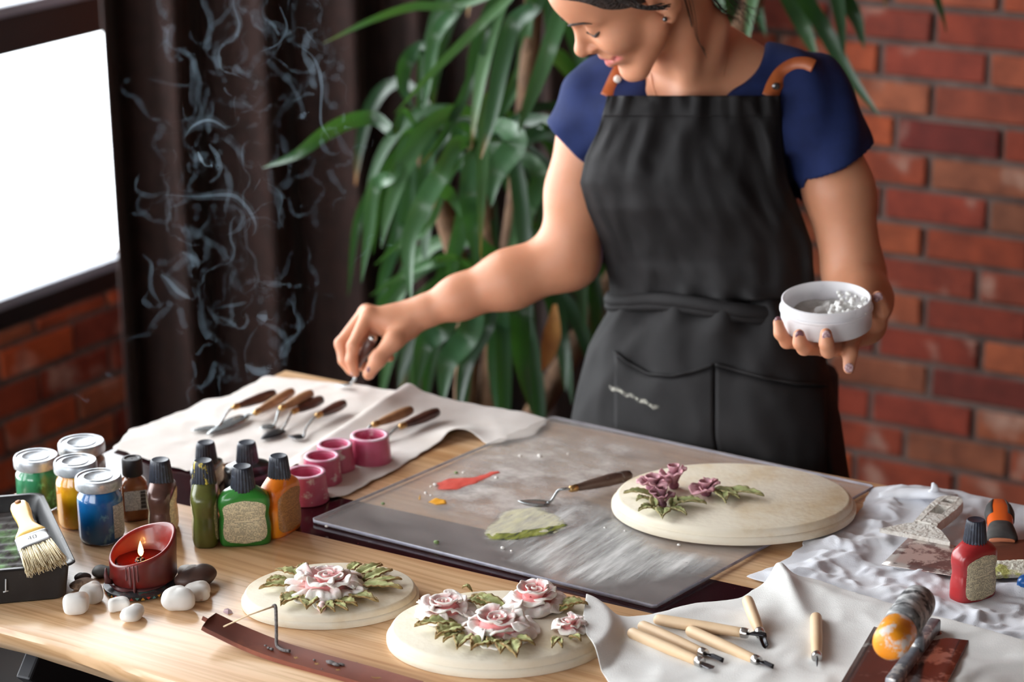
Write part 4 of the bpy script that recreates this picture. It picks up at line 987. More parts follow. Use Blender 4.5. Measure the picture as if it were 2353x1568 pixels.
def wr(p, s, seed=0, oct=3):
    a = 0; k = 1
    for i in range(oct): a += k*nz(p.x*s, p.y*s, seed+i*7.7); s *= 1.9; k *= .5
    return a
def ridge(p, s, seed=0, oct=3):
    a = 0; k = 1
    for i in range(oct): a += k*(1-abs(nz(p.x*s, p.y*s, seed+i*7.7))*2.2); s *= 1.8; k *= .5
    return a
m_linen = cloth_mat('oatmeal_linen', (216, 206, 198), (228, 220, 214))
fa, fb = P(938, 903).xy, P(690, 1068).xy
def h_linen(p, d):
    z = .0008 + .0022*max(0, wr(p, 9, 1)) + .0012*max(0, ridge(p, 16, 4)-.7)
    dd, t_, sd = seg_dist(p, fa, fb)
    # a crease: the left part is folded back and stands a little proud
    if sd > 0: z += .013*math.exp(-(dd/.028)**1.3)
    else: z += .013*math.exp(-(dd/.007)**2)
    q = P(1050, 1010).xy; z += .012*math.exp(-((p-q).length/.03)**2)
    e = P(1190, 975).xy; z += .004*math.exp(-((p-e).length/.05)**2)
    return z
cloth('linen_cloth', 'oatmeal linen cloth under the palette knives at the table corner', [(262, 1036), (300, 990), (330, 985), (400, 955), (440, 940), (470, 922), (520, 916), (565, 893), (612, 868), (700, 876), (800, 889), (940, 905), (1050, 926), (1180, 951), (1262, 972), (1225, 1010), (1120, 1030), (1090, 1012), (1045, 1008), (1000, 1030), (900, 1088), (800, 1142), (760, 1150), (700, 1110), (690, 1082), (560, 1062), (430, 1088), (350, 1066)], h_linen, m_linen, .006, seed=1)

m_rag = cloth_mat('bluish_white_rag', (214, 216, 224), (226, 227, 232)); m_rag2 = cloth_mat('white_cotton_cloth', (226, 225, 222), (234, 233, 230))
FLAT = [(P(2150, 1190).xy, P(2110, 1290).xy, .03), (P(2060, 1285).xy, P(2200, 1300).xy, .025), (P(2300, 1210).xy, P(2290, 1310).xy, .035), (P(2210, 1310).xy, P(2400, 1310).xy, .03), (P(2232, 1375).xy, P(2233, 1372).xy, .03)]
def h_ragb(p, d):
    e = min(1, d/.03)
    z = .002 + .0085*max(0, ridge(p, 12, 2, 3)-.5)**1.3*(.35+.65*e) + .0065*max(0, ridge(p, 30, 5, 2)-.7)**1.2*e + .003*max(0, wr(p, 24, 8, 2))*e
    flat = min([1.0] + [min(1, max(0, (seg_dist(p, a, b)[0]-r)/.025)) for a, b, r in FLAT])
    return (z*(.45 + .55*e))*(.22+.78*flat)
rag_poly = [(2000, 1128), (2060, 1120), (2120, 1122), (2200, 1134), (2290, 1156), (2420, 1180), (2560, 1300), (2500, 1560), (2353, 1500), (2200, 1458), (2050, 1410), (1930, 1375), (1840, 1356), (1765, 1345), (1716, 1332), (1790, 1300), (1840, 1262), (1850, 1238), (1900, 1222), (1955, 1208), (1985, 1165)]
cloth('rag', 'crumpled bluish white rag under the red bottle and scrapers', rag_poly, h_ragb, m_rag, .0034, seed=2)
# a twisted corner of the rag that sticks up
tw = spline([P(2020, 1140, T+.006), P(2090, 1136, T+.010), P(2150, 1136, T+.016), P(2200, 1140, T+.014)], 6)
o = MB().tube(tw, [.006, .008, .010, .010, .011, .012, .012, .011, .011, .010, .010, .010, .009, .008, .007, .006, .005, .004, .003][:len(tw)], 12, flat=.55).build('rag_corner', m_rag); o.data.name = 'rag_corner'
tp_ = MB().tube(spline([P(2140, 1138, T+.012), P(2148, 1124, T+.024), P(2143, 1110, T+.03)], 5), [.009, .009, .008, .007, .006, .005, .0045, .004, .0035, .0025, .0015], 10, flat=.5).build('rag_tip', m_rag)
rag_o = [o_ for o_ in COL.objects if o_.name == 'rag'][0]
for c_ in (o, tp_): c_.parent = rag_o
def h_front(p, d):
    e = min(1, d/.02)
    z = .0045 + .0028*wr(p, 8, 11, 2) + .004*max(0, ridge(p, 9, 3, 3)-.8)*e + .0012*wr(p, 26, 4, 2)
    # lies over the rim of the four-rose plaque
    q = Vector(((p.x-c2.x), (p.y-c2.y))); rr = q.length/.118
    lift = .0195*max(0, min(1, (1.16-rr)/.16)); 
    z = max(z, lift + .0015) if lift > 0 else z
    # peaked fold
    dd, t_, sd = seg_dist(p, P(1790, 1345).xy, P(1850, 1440).xy); z += .017*math.exp(-(dd/.011)**1.5)*(1-t_*.75)
    # where it overlaps the rag
    dd2, _, s2 = seg_dist(p, P(1760, 1345).xy, P(2353, 1500).xy); z += .0075*math.exp(-(dd2/.05)**2)
    return z
cloth('cotton_cloth', 'smooth white cotton cloth under the wood carving gouges', [(1346, 1408), (1392, 1424), (1450, 1434), (1500, 1427), (1560, 1408), (1600, 1397), (1700, 1388), (1755, 1362), (1790, 1338), (1815, 1346), (1860, 1352), (1930, 1376), (2050, 1412), (2200, 1456), (2353, 1498), (2520, 1560), (2450, 1720), (1900, 1690), (1470, 1640), (1400, 1580), (1378, 1545), (1346, 1500), (1340, 1460)], h_front, m_rag2, .0045, seed=3, rag=.0015)
def cloth_z(x, y, extra=0): return P(x, y, T+.009+extra)

# ================================================================== tools
m_steelb = mat('worn_steel', (150, 152, 156), .3, (120, 120, 124), 60, metal=.9)
m_gouge = mat('pale_turned_wood', (226, 196, 160), .5, (216, 184, 146), 20, stretch=(1, 1, 1)); m_fer = mat('nickel_ferrule', (190, 188, 186), .22, metal=.95); m_dsteel = mat('dark_tool_steel', (70, 70, 74), .28, metal=.9)
def frame_of(a, b, up=Vector((0, 0, 1))):
    x = (b-a).normalized(); y = up.cross(x).normalized(); z = x.cross(y)
    return Matrix(((x.x, y.x, z.x, a.x), (x.y, y.y, z.y, a.y), (x.z, y.z, z.z, a.z), (0, 0, 0, 1)))
def lathex(mb, prof, n=18):
    return mb.loft([[(x, r*math.cos(2*PI*j/n), r*math.sin(2*PI*j/n)) for j in range(n)] for x, r in prof])
def gouge(h0, f0, tip, label, kind, za=.012, zb=.012, zt=.009, rw=.0064):
    a, b, c = P(*h0, T+za), P(*f0, T+zb), P(*tip, T+zt); Mx = frame_of(a, b); L = (b-a).length
    t = thing('wood_gouge', label, 'gouge', (a+b)/2 - Vector((0, 0, rw)), 0, 'wood carving gouges on the cotton cloth'); M_ = Matrix.Translation(-Vector(t.location)) @ Mx
    lathex(MB(), [(0, rw*.35), (.0012, rw*.7), (.004, rw*.95), (.01, rw), (L*.6, rw*.97), (L-.01, rw*.82), (L-.001, rw*.8)]).xf(M_).build('handle', m_gouge, t)
    lathex(MB(), [(L-.006, rw*.83), (L-.0055, rw*.88), (L-.001, rw*.88), (L+.0012, rw*.8), (L+.0016, rw*.5)]).xf(M_).build('ferrule', m_fer, t, angle=.6)
    lt = (c-b).length; mb = MB()
    if kind == 'needle': mb.tube([(L, 0, 0), (L+lt*.5, 0, 0), (L+lt, 0, 0)], [.0016, .0012, .0004], 8)
    else:
        w = {'v': .0036, 'u': .0034, 'flat': .0042}[kind]; rows = []
        for i in range(7):
            x = L + lt*i/6; ww = w*(.55+.45*min(1, i/2)); r = []
            for j in range(9):
                u = j/4-1; zz = {'v': abs(u)*.0028, 'u': u*u*.003, 'flat': 0}[kind]*min(1, i/2)
                r.append((x - (abs(u)*.002 if i == 6 else 0), u*ww, zz-.001))
            rows.append(r)
        mb.grid(rows)
    o = mb.xf(M_).build('blade', m_dsteel if kind != 'flat' else m_steelb, t, solid=0 if kind == 'needle' else .0008)
    return t
gouge((1446, 1453), (1612, 1523), (1646, 1535), 'gouge with a flat blade lying along another gouge', 'flat')
gouge((1470, 1437), (1620, 1503), (1659, 1526), 'gouge with a broad v-shaped blade beside the flat-bladed one', 'v', .011, .011)
gouge((1503, 1424), (1716, 1456), (1765, 1462), 'longest gouge, its u-shaped blade crossing the one leaning on the fold', 'u', .013, .016, .014)
gouge((1580, 1448), (1742, 1520), (1782, 1538), 'gouge with a narrow hooked blade lying below the crossed pair', 'v')
gouge((1716, 1376), (1747, 1458), (1754, 1490), 'gouge propped on the cloth fold with its blade under the crossing gouge', 'u', .022, .0125, .0085)
gouge((1875, 1416), (1877, 1512), (1877, 1538), 'gouge with a thin needle point lying apart near the trowel', 'needle')

# --- palette knives
m_kh1 = mat('dark_knife_handle', (92, 52, 40), .4, (66, 36, 28), 30, coat=.2); m_kh2 = mat('light_knife_handle', (176, 132, 92), .45, (148, 104, 70), 40, coat=.2); m_kbl = mat('paint_stained_blade', (176, 180, 182), .25, (150, 152, 152), 60, metal=.85); m_brass = mat('brass_collar', (190, 150, 96), .3, metal=.8)
def knife(ha, hb, sh, bl, label, hm, zb=T+.006, rw=.0068, bw=.011, hz=.0095, up=.012, group='palette knives on the linen cloth', bm=None):
    a, b = P(*ha, zb+hz), P(*hb, zb+hz); t = thing('palette_knife', label, 'palette knife', Vector(((a.x+b.x)/2, (a.y+b.y)/2, zb)), 0, group)
    o_ = Vector(t.location); M_ = Matrix.Translation(-o_) @ frame_of(a, b); L = (b-a).length
    lathex(MB(), [(0, rw*.5), (.002, rw*.85), (.01, rw*1.02), (L*.4, rw*1.05), (L*.75, rw*.85), (L-.004, rw*.62), (L, rw*.6)], 16).xf(M_).build('handle', hm, t)
    lathex(MB(), [(L-.002, rw*.66), (L+.006, rw*.58), (L+.009, rw*.35)], 14).xf(M_).build('collar', m_brass, t)
    e = b + (b-a).normalized()*.006; s_ = [e] + [P(*q, zb+z_) for *q, z_ in sh]
    sp_ = spline(s_, 5); MB().tube([p-o_ for p in sp_], [.0017]*len(sp_), 8).build('shank', m_kbl, t)
    if bl:
        p0, p1 = s_[-1], P(*bl, zb+.0012); Mx = Matrix.Translation(-o_) @ frame_of(p0, p1); Lb_ = (p1-p0).length; rows = []
        for i in range(13):
            v = i/12; w = bw*math.sin(PI*min(1, .12+.88*v)**.8)**.8+.0004; rows.append([(Lb_*v, w*u, .0006*(1-u*u)) for u in (-1, -.5, 0, .5, 1)])
        MB().grid(rows).xf(Mx).build('blade', bm or m_kbl, t, solid=.0006)
    return t
knife((632, 904), (545, 934), [(522, 948, .008), (505, 975, .003), (498, 982, .0014)], (440, 990), 'palette knife with a mid-brown handle and a slim dull blade', m_kh1, bw=.009)
knife((672, 900), (592, 946), [(580, 950, .006), (562, 956, .0025)], (475, 1000), 'palette knife with a tan handle and a broad shining blade', m_kh2, bw=.013)
knife((716, 904), (652, 936), [(640, 944, .009), (634, 968, .003), (630, 978, .0014)], (598, 985), 'palette knife with a pale wooden handle lying on a dark-handled one', m_kh2, hz=.018)
knife((740, 918), (680, 944), [(668, 952, .009), (655, 978, .003), (648, 988, .0014)], (600, 1010), 'palette knife with a dark handle half under the pale-handled one', m_kh1, bm=m_dsteel)
knife((792, 927), (735, 953), [(720, 962, .009), (703, 985, .003), (698, 1004, .0014)], (662, 1003), 'palette knife with a dark ribbed handle and a small diamond blade', m_kh1, bw=.008, bm=m_dsteel)
knife((946, 942), (866, 974), [(850, 980, .009), (838, 1000, .003), (832, 1008, .0014)], (800, 1012), 'palette knife with a tan handle lying past the linen fold', m_kh2, bw=.007)
knife((1007, 946), (928, 978), [(910, 984, .009), (890, 1004, .003), (884, 1012, .0014)], (866, 1018), 'palette knife with a dark handle lying past the linen fold', m_kh1, bw=.006, bm=m_dsteel)
knife((1450, 1092), (1322, 1122), [(1300, 1124, .016), (1283, 1128, .014), (1268, 1150, .004), (1258, 1157, .0015)], (1190, 1152), 'palette knife with a paint-stained handle lying on the acrylic sheet', mat('stained_knife_handle', (96, 74, 64), .4, (70, 48, 40), 40, c3=(150, 146, 142), scale3=60, lo3=.56, hi3=.64), zb=ZS+.001, rw=.0072, bw=.009, hz=.013, group=None)

# --- white putty knife with a holed handle
m_crust = mat('plaster_crusted_plastic', (222, 218, 210), .8, (206, 198, 188), 60, bumps=(220, .8, .003), c3=(176, 168, 158), scale3=40, lo3=.6, hi3=.68)
m_blade_d = mat('crusted_scraper_blade', (150, 120, 116), .35, (120, 100, 98), 30, metal=.6, c3=(216, 206, 200), scale3=34, lo3=.5, hi3=.56)
t = thing('putty_knife', 'plaster-crusted white putty knife with two holes in its handle', 'putty knife', P(2130, 1240))
o_ = Vector(t.location)
def extr(poly_w, z0, z1, hole=[]):
    n = len(poly_w); vs = [(p.x, p.y, z0) for p in poly_w] + [(p.x, p.y, z1) for p in poly_w]
    return vs, [tuple(range(n))[::-1], tuple(range(n, 2*n))] + [(i, (i+1) % n, (i+1) % n+n, i+n) for i in range(n)]
zk = T+.016
ax0, ax1 = P(2192, 1152, zk), P(2105, 1232, zk); dx_ = (ax1-ax0); Lk = dx_.length; dx_.normalize(); dy_ = Vector((-dx_.y, dx_.x, 0))
def kp(u, v, z=0): return ax0 + dx_*(u*Lk) + dy_*v + Vector((0, 0, z)) - o_
def ringed(half, holes):
    """handle outline with round-ended holes: top strip rings around the axis"""
out_ = [(0, .006), (.03, .0115), (.1, .0155), (.3, .0165), (.55, .015), (.72, .0135)]
mb = MB(); nu = 40
# body built as a frame: two long rails and three bridges leave the two holes open
for sgn in (-1, 1):
    rings = []
    for i in range(nu+1):
        u = .0 + .74*i/nu; w = lerp_tab(u, out_)*sgn; inn = w*.48
        rings.append([kp(u, w, -.006), kp(u, w*1.04, 0), kp(u, w, .006), kp(u, inn, .0065), kp(u, inn, -.0065)])
    mb.loft(rings)
for u0, u1 in ((.0, .1), (.19, .27), (.5, .76)):
    rings = []
    for i in range(5):
        u = u0+(u1-u0)*i/4; w = lerp_tab(u, out_)*.52; rings.append([kp(u, -w, -.0062), kp(u, w, -.0062), kp(u, w, .0062), kp(u, -w, .0062)])
    mb.loft(rings)
recalc(mb.build('handle', m_crust, t, True, angle=.6))
A1, A2, B1, B2 = P(2085, 1218, zk), P(2205, 1250, zk), P(2028, 1296, T+.01), P(2192, 1312, T+.01)
rings = []
for i in range(9):
    f_ = i/8; w = .014+.028*max(0, (f_-.25)/.75)**.8; u = .7+.34*f_; rings.append([kp(u, -w, -.004*(1-f_*.4)), kp(u, w, -.004*(1-f_*.4)), kp(u, w, .005*(1-f_*.5)), kp(u, -w, .005*(1-f_*.5))])
recalc(MB().loft(rings).build('head', m_crust, t, True, angle=.6))
rows = [[(P(2092, 1232, T+.0135).lerp(P(2222, 1262, T+.0135), j/8)).lerp(P(2026, 1298, T+.0105).lerp(P(2215, 1328, T+.0105), j/8), i/6)-o_ for j in range(9)] for i in range(7)]
MB().grid(rows).build('blade', m_blade_d, t, solid=.001)
# --- orange and black scraper
t = thing('scraper', 'orange and black handled scraper with a wide dirty blade', 'scraper', P(2300, 1245)); o_ = Vector(t.location)
a, b = P(2294, 1160, T+.026), P(2302, 1236, T+.018); Mx = Matrix.Translation(-o_) @ frame_of(a, b); L = (b-a).length
def hs(x, w, h, n=24, e=.8): return [(x, w*math.copysign(abs(math.cos(2*PI*j/n))**e, math.cos(2*PI*j/n)), h*math.copysign(abs(math.sin(2*PI*j/n))**e, math.sin(2*PI*j/n))) for j in range(n)]
m_or = mat('orange_grip', (226, 98, 30), .4, coat=.2); m_bk = mat('black_rubber_grip', (58, 56, 56), .7, c2=(78, 76, 74), scale=60)
MB().loft([hs(x*L, w, h) for x, w, h in ((-.02, .004, .004), (.0, .009, .007), (.06, .0125, .010), (.3, .016, .0125), (.6, .0145, .0115), (.85, .0145, .010), (1.0, .0165, .009), (1.04, .0150, .007), (1.06, .010, .005))]).xf(Mx).build('handle', m_or, t)
for sg in (-1, 1):
    rows = [[(x*L, sg*w*1.04*math.cos(an), h*1.06*math.sin(an)) for an in [(.05+k*.15)*PI/2*(1 if True else 1) for k in range(-2, 5)]] for x, w, h in ((.06, .0115, .010), (.15, .0142, .0115), (.3, .016, .0125), (.42, .0155, .012), (.5, .015, .0115))]
    MB().grid(rows).xf(Mx).build('grip_inlay', m_bk, t, solid=.0012)
MB().loft([hs(x*L, w, h) for x, w, h in ((.74, .0146, .0112), (.8, .0154, .0115), (.95, .0172, .0102), (1.03, .0178, .009), (1.08, .015, .006), (1.085, .012, .005))]).xf(Mx).build('collar', m_bk, t)
MB().loft([hs(x*L, w, h) for x, w, h in ((1.06, .0145, .0035), (1.1, .0145, .003), (1.105, .0138, .0025))]).xf(Mx).build('front_lip', mat('worn_orange_lip', (206, 128, 92), .6), t)
rows = [[(P(2245, 1252, T+.016).lerp(P(2362, 1240, T+.016), j/8)).lerp(P(2190, 1334, T+.008).lerp(P(2420, 1322, T+.008), j/8), i/8)-o_ for j in range(9)] for i in range(9)]
MB().grid(rows).build('blade', mat('brown_reflecting_blade', (140, 96, 78), .3, (120, 84, 70), 20, metal=.6), t, solid=.0012)
rows = [[(P(2200, 1298, T+.0135).lerp(P(2412, 1286, T+.0135), j/30)).lerp(P(2188, 1336, T+.009).lerp(P(2420, 1324, T+.009), j/30), i/6)-o_ + Vector((0, 0, .0015*nz(j*.9, i*.8)+.001)) for j in range(31)] for i in range(7)]
MB().grid(rows).build('plaster_crust', mat('green_white_crust', (226, 222, 206), .9, (190, 190, 110), 50, lo=.5, hi=.6, bumps=(200, .8, .003)), t, solid=.002)
# --- blue spatula handle at the frame edge
a, b = P(2344, 1335, T+.014), P(2420, 1352, T+.014); t = thing('blue_tool', 'bright blue plastic tool handle lying on the rag past the red bottle', 'tool', a-Vector((0, 0, .01))); o_ = Vector(t.location)
Mx = Matrix.Translation(-o_) @ frame_of(a, b); L = (b-a).length
MB().loft([hs(x*L, w, h) for x, w, h in ((-.03, .004, .003), (0, .009, .006), (.15, .0115, .0085), (.6, .010, .008), (1.0, .008, .006))]).xf(Mx).build('handle', mat('bright_blue_plastic', (14, 92, 168), .35, coat=.3), t)
lathex(MB(), [(L*.98, .006), (L*1.1, .005), (L*1.7, .0045)], 12).xf(Mx).build('shaft', m_steelb, t)

# --- plastering trowel
t = thing('plastering_trowel', 'plastering trowel with a paint-caked orange handle and a steel plate', 'trowel', P(2080, 1560)); o_ = Vector(t.location)
zp = T+.0105
m_plate = mat('reflection_toned_plate', (134, 104, 98), .22, (120, 96, 92), 12, metal=.85, c3=(214, 208, 204), scale3=24, lo3=.54, hi3=.6)  # brown and white reflections put into the steel's colour
pa, pb, pc, pd = P(2098, 1400, zp), P(2242, 1440, zp), P(2150, 1625, zp), P(1900, 1625, zp)
pa = pd + (pb-pc)*1.0
rows = [[pa.lerp(pb, j/10).lerp(pd.lerp(pc, j/10), i/10)-o_ for j in range(11)] for i in range(11)]
MB().grid(rows).build('plate', m_plate, t, solid=.0016)
m_bar = mat('crusted_aluminium', (150, 152, 158), .45, (120, 122, 128), 80, metal=.6, c3=(210, 206, 202), scale3=60, lo3=.54, hi3=.6)
ba, bb = P(2150, 1432, zp+.008), P(2046, 1572, zp+.008); Mx = Matrix.Translation(-o_) @ frame_of(ba, bb)
MB().box(((bb-ba).length/2, 0, -.001), ((bb-ba).length, .012, .014), .0025, mtx=Mx).build('mounting_bar', m_bar, t, True, angle=.6)
ha, hb = P(2112, 1380, T+.066), P(2046, 1478, T+.066); Mx = Matrix.Translation(-o_) @ frame_of(ha, hb); L = (hb-ha).length
m_hh = mat('paint_caked_handle', (196, 196, 196), .7, (120, 122, 124), 45, lo=.4, hi=.55, c3=(52, 54, 56), scale3=32, lo3=.52, hi3=.6, stretch=(1, 2, 2), bumps=(120, .5, .003))
m_hy = mat('orange_handle_end', (246, 160, 30), .45, (240, 146, 24), 30, c3=(226, 216, 210), scale3=38, lo3=.53, hi3=.58, coat=.2)
R_ = .0185
lathex(MB(), [(-.004, R_*.5), (-.002, R_*.75), (.002, R_*.94), (.008, R_), (L*.5, R_*1.03), (L*.74, R_*1.0)], 32).xf(Mx).build('grip', m_hh, t)
lathex(MB(), [(L*.73, R_*1.01), (L*.9, R_*1.0), (L*.99, R_*.97), (L*1.04, R_*.9), (L*1.08, R_*.72), (L*1.1, R_*.45), (L*1.105, R_*.1)], 32).xf(Mx).build('end_cap', m_hy, t)
pm = ba.lerp(bb, .46); hm_ = ha.lerp(hb, .6)
MB().tube(spline([pm-o_, pm+Vector((0, 0, .02))-o_, hm_+Vector((0, 0, -.01))-o_], 5), [.010, .009, .008, .0075, .007, .007, .007, .007, .008, .009, .009], 12, flat=.7).build('post', m_bar, t)
# ================================================================== tall potted plant with strap leaves
def leaf_green():
    m, nd, lk, p = new_mat('strap_leaf_green'); p.inputs['Roughness'].default_value = .38; p.inputs['Specular IOR Level'].default_value = .6
    oi = N(nd, 'ShaderNodeObjectInfo'); r = ramp(nd, [(0, lin((22, 46, 26))), (.5, lin((48, 84, 52))), (1, lin((88, 124, 82)))]); lk.new(oi.outputs['Random'], r.inputs[0])
    at = N(nd, 'ShaderNodeAttribute', attribute_name='tint'); mx = N(nd, 'ShaderNodeMix', data_type='RGBA'); lk.new(at.outputs['Fac'], mx.inputs[0]); lk.new(r.outputs[0], mx.inputs[6]); mx.inputs[7].default_value = lin((176, 120, 60))
    lk.new(mx.outputs[2], p.inputs['Base Color'])
    out = nd['Material Output']; tr = N(nd, 'ShaderNodeBsdfTranslucent'); tr.inputs[0].default_value = lin((70, 120, 40)); ms = N(nd, 'ShaderNodeMixShader'); ms.inputs[0].default_value = .18
    lk.new(p.outputs[0], ms.inputs[1]); lk.new(tr.outputs[0], ms.inputs[2]); lk.new(ms.outputs[0], out.inputs[0]); return m
m_strap = leaf_green()
m_dry = mat('dry_leaf', (196, 142, 76), .7, (160, 108, 60), 20)
pbase = D(1120, 900, 4.0); pbase.z = 0
plant = thing('potted_plant', 'tall houseplant with long drooping green strap leaves behind the table', 'plant', pbase)
prng = random.Random(21)
def strap(path, w, m=m_strap, brown=0, twist=0.0, fold=.25, name='leaf'):
    n = len(path); rows, cols = [], []
    view = Vector(CAM)
    for i, p in enumerate(path):
        t_ = (path[min(i+1, n-1)]-path[max(i-1, 0)]).normalized(); v = i/(n-1)
        tow = (view-p).normalized(); tw_ = twist*(v-.3)
        s = t_.cross(tow).normalized(); nn = s.cross(t_).normalized()
        s2 = s*math.cos(tw_)+nn*math.sin(tw_); n2 = nn*math.cos(tw_)-s*math.sin(tw_)
        ww = w/2*min(1, .22+v*1.6)*(1-max(0, (v-.62)/.38)**1.8*.94)
        rows.append([p + s2*(ww*u) + n2*(fold*ww*(abs(u)-.5)) - pbase for u in (-1, -.5, 0, .5, 1)])
        b = max(0, (v-.9)/.1)*brown; cols += [(b, b, b, 1)]*5
    return MB().grid(rows).build(name, m, plant, col=cols)
crowns = [(1235, -90, 3.95), (1095, 330, 3.92), (1115, 650, 4.0), (1790, -120, 4.0), (960, 300, 4.02)]
CR = [D(*c) for c in crowns]
m_cane = mat('brown_cane', (120, 88, 62), .8, (90, 64, 44), 30, bumps=(60, .6, .01))
for k, c in enumerate(CR):
    b = pbase + Vector((prng.uniform(-.07, .07), prng.uniform(-.05, .05), .34))
    mid = b.lerp(c, .5) + Vector((prng.uniform(-.04, .04), prng.uniform(-.02, .05), 0))
    pth = spline([b, mid, c], 8); MB().tube([q-pbase for q in pth], [.021-.006*i/len(pth) for i in range(len(pth))], 10).build('cane', m_cane, plant)
pot = MB().lathe([(.001, .0), (.15, .0), (.155, .01), (.19, .34), (.2, .35), (.2, .38), (.185, .38), (.178, .345), (.001, .345)], 40, cap=False); pot.build('pot', mat('dark_clay_pot', (84, 56, 46), .7, (70, 46, 38), 10), plant, angle=.7)
MB().lathe([(.178, .347), (.1, .352), (.001, .355)], 24, cap=False).build('soil', mat('potting_soil', (46, 34, 28), .95, (64, 50, 40), 60), plant)
# leaves read off the photograph: pixel path, width in pixels, depth, crown it grows from
spec = [
 ([(1190, -30), (1100, 60), (1000, 160), (905, 262)], 24, 3.75, 0, 0), ([(1160, -30), (1050, 12), (950, 15), (850, 48), (742, 100)], 22, 3.8, 0, .3), ([(1235, 5), (1180, 55), (1152, 150), (1130, 270), (1105, 365)], 46, 3.7, 0, .5),
 ([(1290, 5), (1262, 110), (1222, 220), (1190, 305)], 42, 3.7, 0, 0), ([(1120, 60), (1080, 190), (1020, 310), (970, 378)], 26, 3.8, 0, 1), ([(1050, 20), (1002, 80), (985, 170), (975, 255)], 34, 3.85, 0, 0),
 ([(975, 110), (935, 140), (925, 200), (948, 250)], 38, 3.95, 4, 0), ([(905, 398), (860, 430), (846, 540), (830, 650)], 34, 3.75, 4, 0), ([(1015, 395), (972, 470), (940, 560), (944, 695)], 50, 3.65, 1, 0),
 ([(1075, 440), (1085, 520), (1095, 620)], 44, 3.7, 1, 0), ([(1185, 325), (1140, 395), (1128, 475)], 60, 3.66, 1, 0), ([(1265, 288), (1210, 320), (1150, 385)], 42, 3.75, 1, 0),
 ([(905, 300), (860, 272), (800, 280), (740, 312), (680, 356), (603, 386)], 38, 3.7, 4, 0), ([(935, 520), (925, 440), (930, 330)], 36, 3.9, 4, 0), ([(1060, 300), (1050, 350), (1075, 420)], 42, 3.85, 1, 0),
 ([(1020, 750), (975, 790), (955, 900)], 56, 3.65, 2, 0), ([(1080, 760), (1030, 830), (1015, 935)], 60, 3.62, 2, 0), ([(1120, 740), (1070, 840), (1050, 970)], 44, 3.7, 2, 0), ([(1190, 710), (1198, 830), (1222, 950)], 48, 3.7, 2, 0), ([(1150, 700), (1140, 830), (1142, 960)], 50, 3.85, 2, 0),
 ([(1240, 400), (1215, 480), (1200, 580)], 44, 3.8, 1, 0), ([(1195, 420), (1190, 520), (1160, 600)], 36, 3.9, 1, 0), ([(1060, 520), (1040, 600), (1030, 700)], 40, 3.85, 1, 0), ([(985, 520), (920, 560), (860, 610)], 20, 3.8, 1, 0), ([(1000, 600), (930, 630), (850, 680)], 22, 3.8, 2, 0),
 ([(860, 430), (820, 520), (800, 680)], 26, 4.05, 4, 0), ([(905, 560), (880, 650), (865, 760)], 30, 4.05, 4, 0), ([(1130, 20), (1090, 120), (1070, 240)], 34, 3.98, 0, 0), ([(1210, 60), (1190, 190), (1130, 300)], 30, 3.95, 0, 0), ([(1290, 560), (1330, 640), (1345, 760)], 46, 3.85, 2, 0), ([(1330, 600), (1370, 700), (1360, 820)], 44, 3.9, 2, 0), ([(1260, 660), (1290, 780), (1300, 900)], 44, 3.85, 2, 0),
 ([(1090, 545), (1150, 610), (1170, 700)], 40, 3.8, 1, 0), ([(1010, 420), (1035, 450), (1060, 500)], 36, 3.7, 1, 0), ([(1300, 20), (1330, 120), (1370, 230)], 40, 4.0, 0, 0),
 ([(1800, -40), (1846, 60), (1880, 145)], 46, 3.95, 3, 0), ([(1825, -40), (1890, 60), (1950, 170), (2022, 268)], 40, 3.9, 3, 0), ([(1900, -50), (1962, 30), (1986, 112)], 42, 3.98, 3, 0), ([(1690, -60), (1680, 20), (1702, 90)], 46, 4.05, 3, 0), ([(1730, -40), (1740, 20), (1760, 85)], 34, 4.1, 3, 0), ([(1660, -60), (1650, -10), (1668, 40)], 36, 4.0, 3, 0)]
for pts, w, d, ci, brown in spec:
    pw = [D(x, y, d + .05*math.sin(i*1.3)) for i, (x, y) in enumerate(pts)]
    c = CR[ci]; a = pw[0]; gap = (a-c).length
    if gap > .03: pw = [c, c.lerp(a, .55) + Vector((0, 0, gap*.1))] + pw
    strap(spline(pw, 6), w/F*d*.95, brown=brown, twist=prng.uniform(-.7, .7))
strap(spline([D(1275, 700, 3.8), D(1268, 770, 3.75), D(1245, 855, 3.72)], 6), 42/F*3.8, m_dry, twist=.9, name='dry_leaf')
strap(spline([D(1100, 610, 3.85), D(1085, 680, 3.8), D(1100, 740, 3.8)], 6), 20/F*3.8, m_dry, twist=.9, name='dry_leaf')
for ci, nl in ((0, 16), (1, 20), (2, 24), (3, 9), (4, 11)):
    for k in range(nl):
        az = 2*PI*(k+prng.uniform(-.3, .3))/nl; L = prng.uniform(.3, .5)*(.8 if ci == 3 else 1); el = prng.uniform(.3, 1.15)
        dirn = Vector((math.cos(az)*math.cos(el), math.sin(az)*math.cos(el)*.8, math.sin(el))); p = CR[ci] + Vector((0, .06, -.0)); pth = [p]; st = L/12; g = prng.uniform(2.4, 4.2)/12
        for i in range(12):
            dirn = (dirn + Vector((0, 0, -g))).normalized(); pth.append(pth[-1]+dirn*st)
        x_, y_, d_ = proj(pth[-1]); xm, ym, dm = proj(pth[6])
        if min(d_, dm) < 3.5 or min(x_, xm) < 790 or max(q.y for q in pth) > 4.05: continue
        strap(pth, prng.uniform(.018, .03), twist=prng.uniform(-1.2, 1.2), brown=prng.choice((0, 0, 1)))
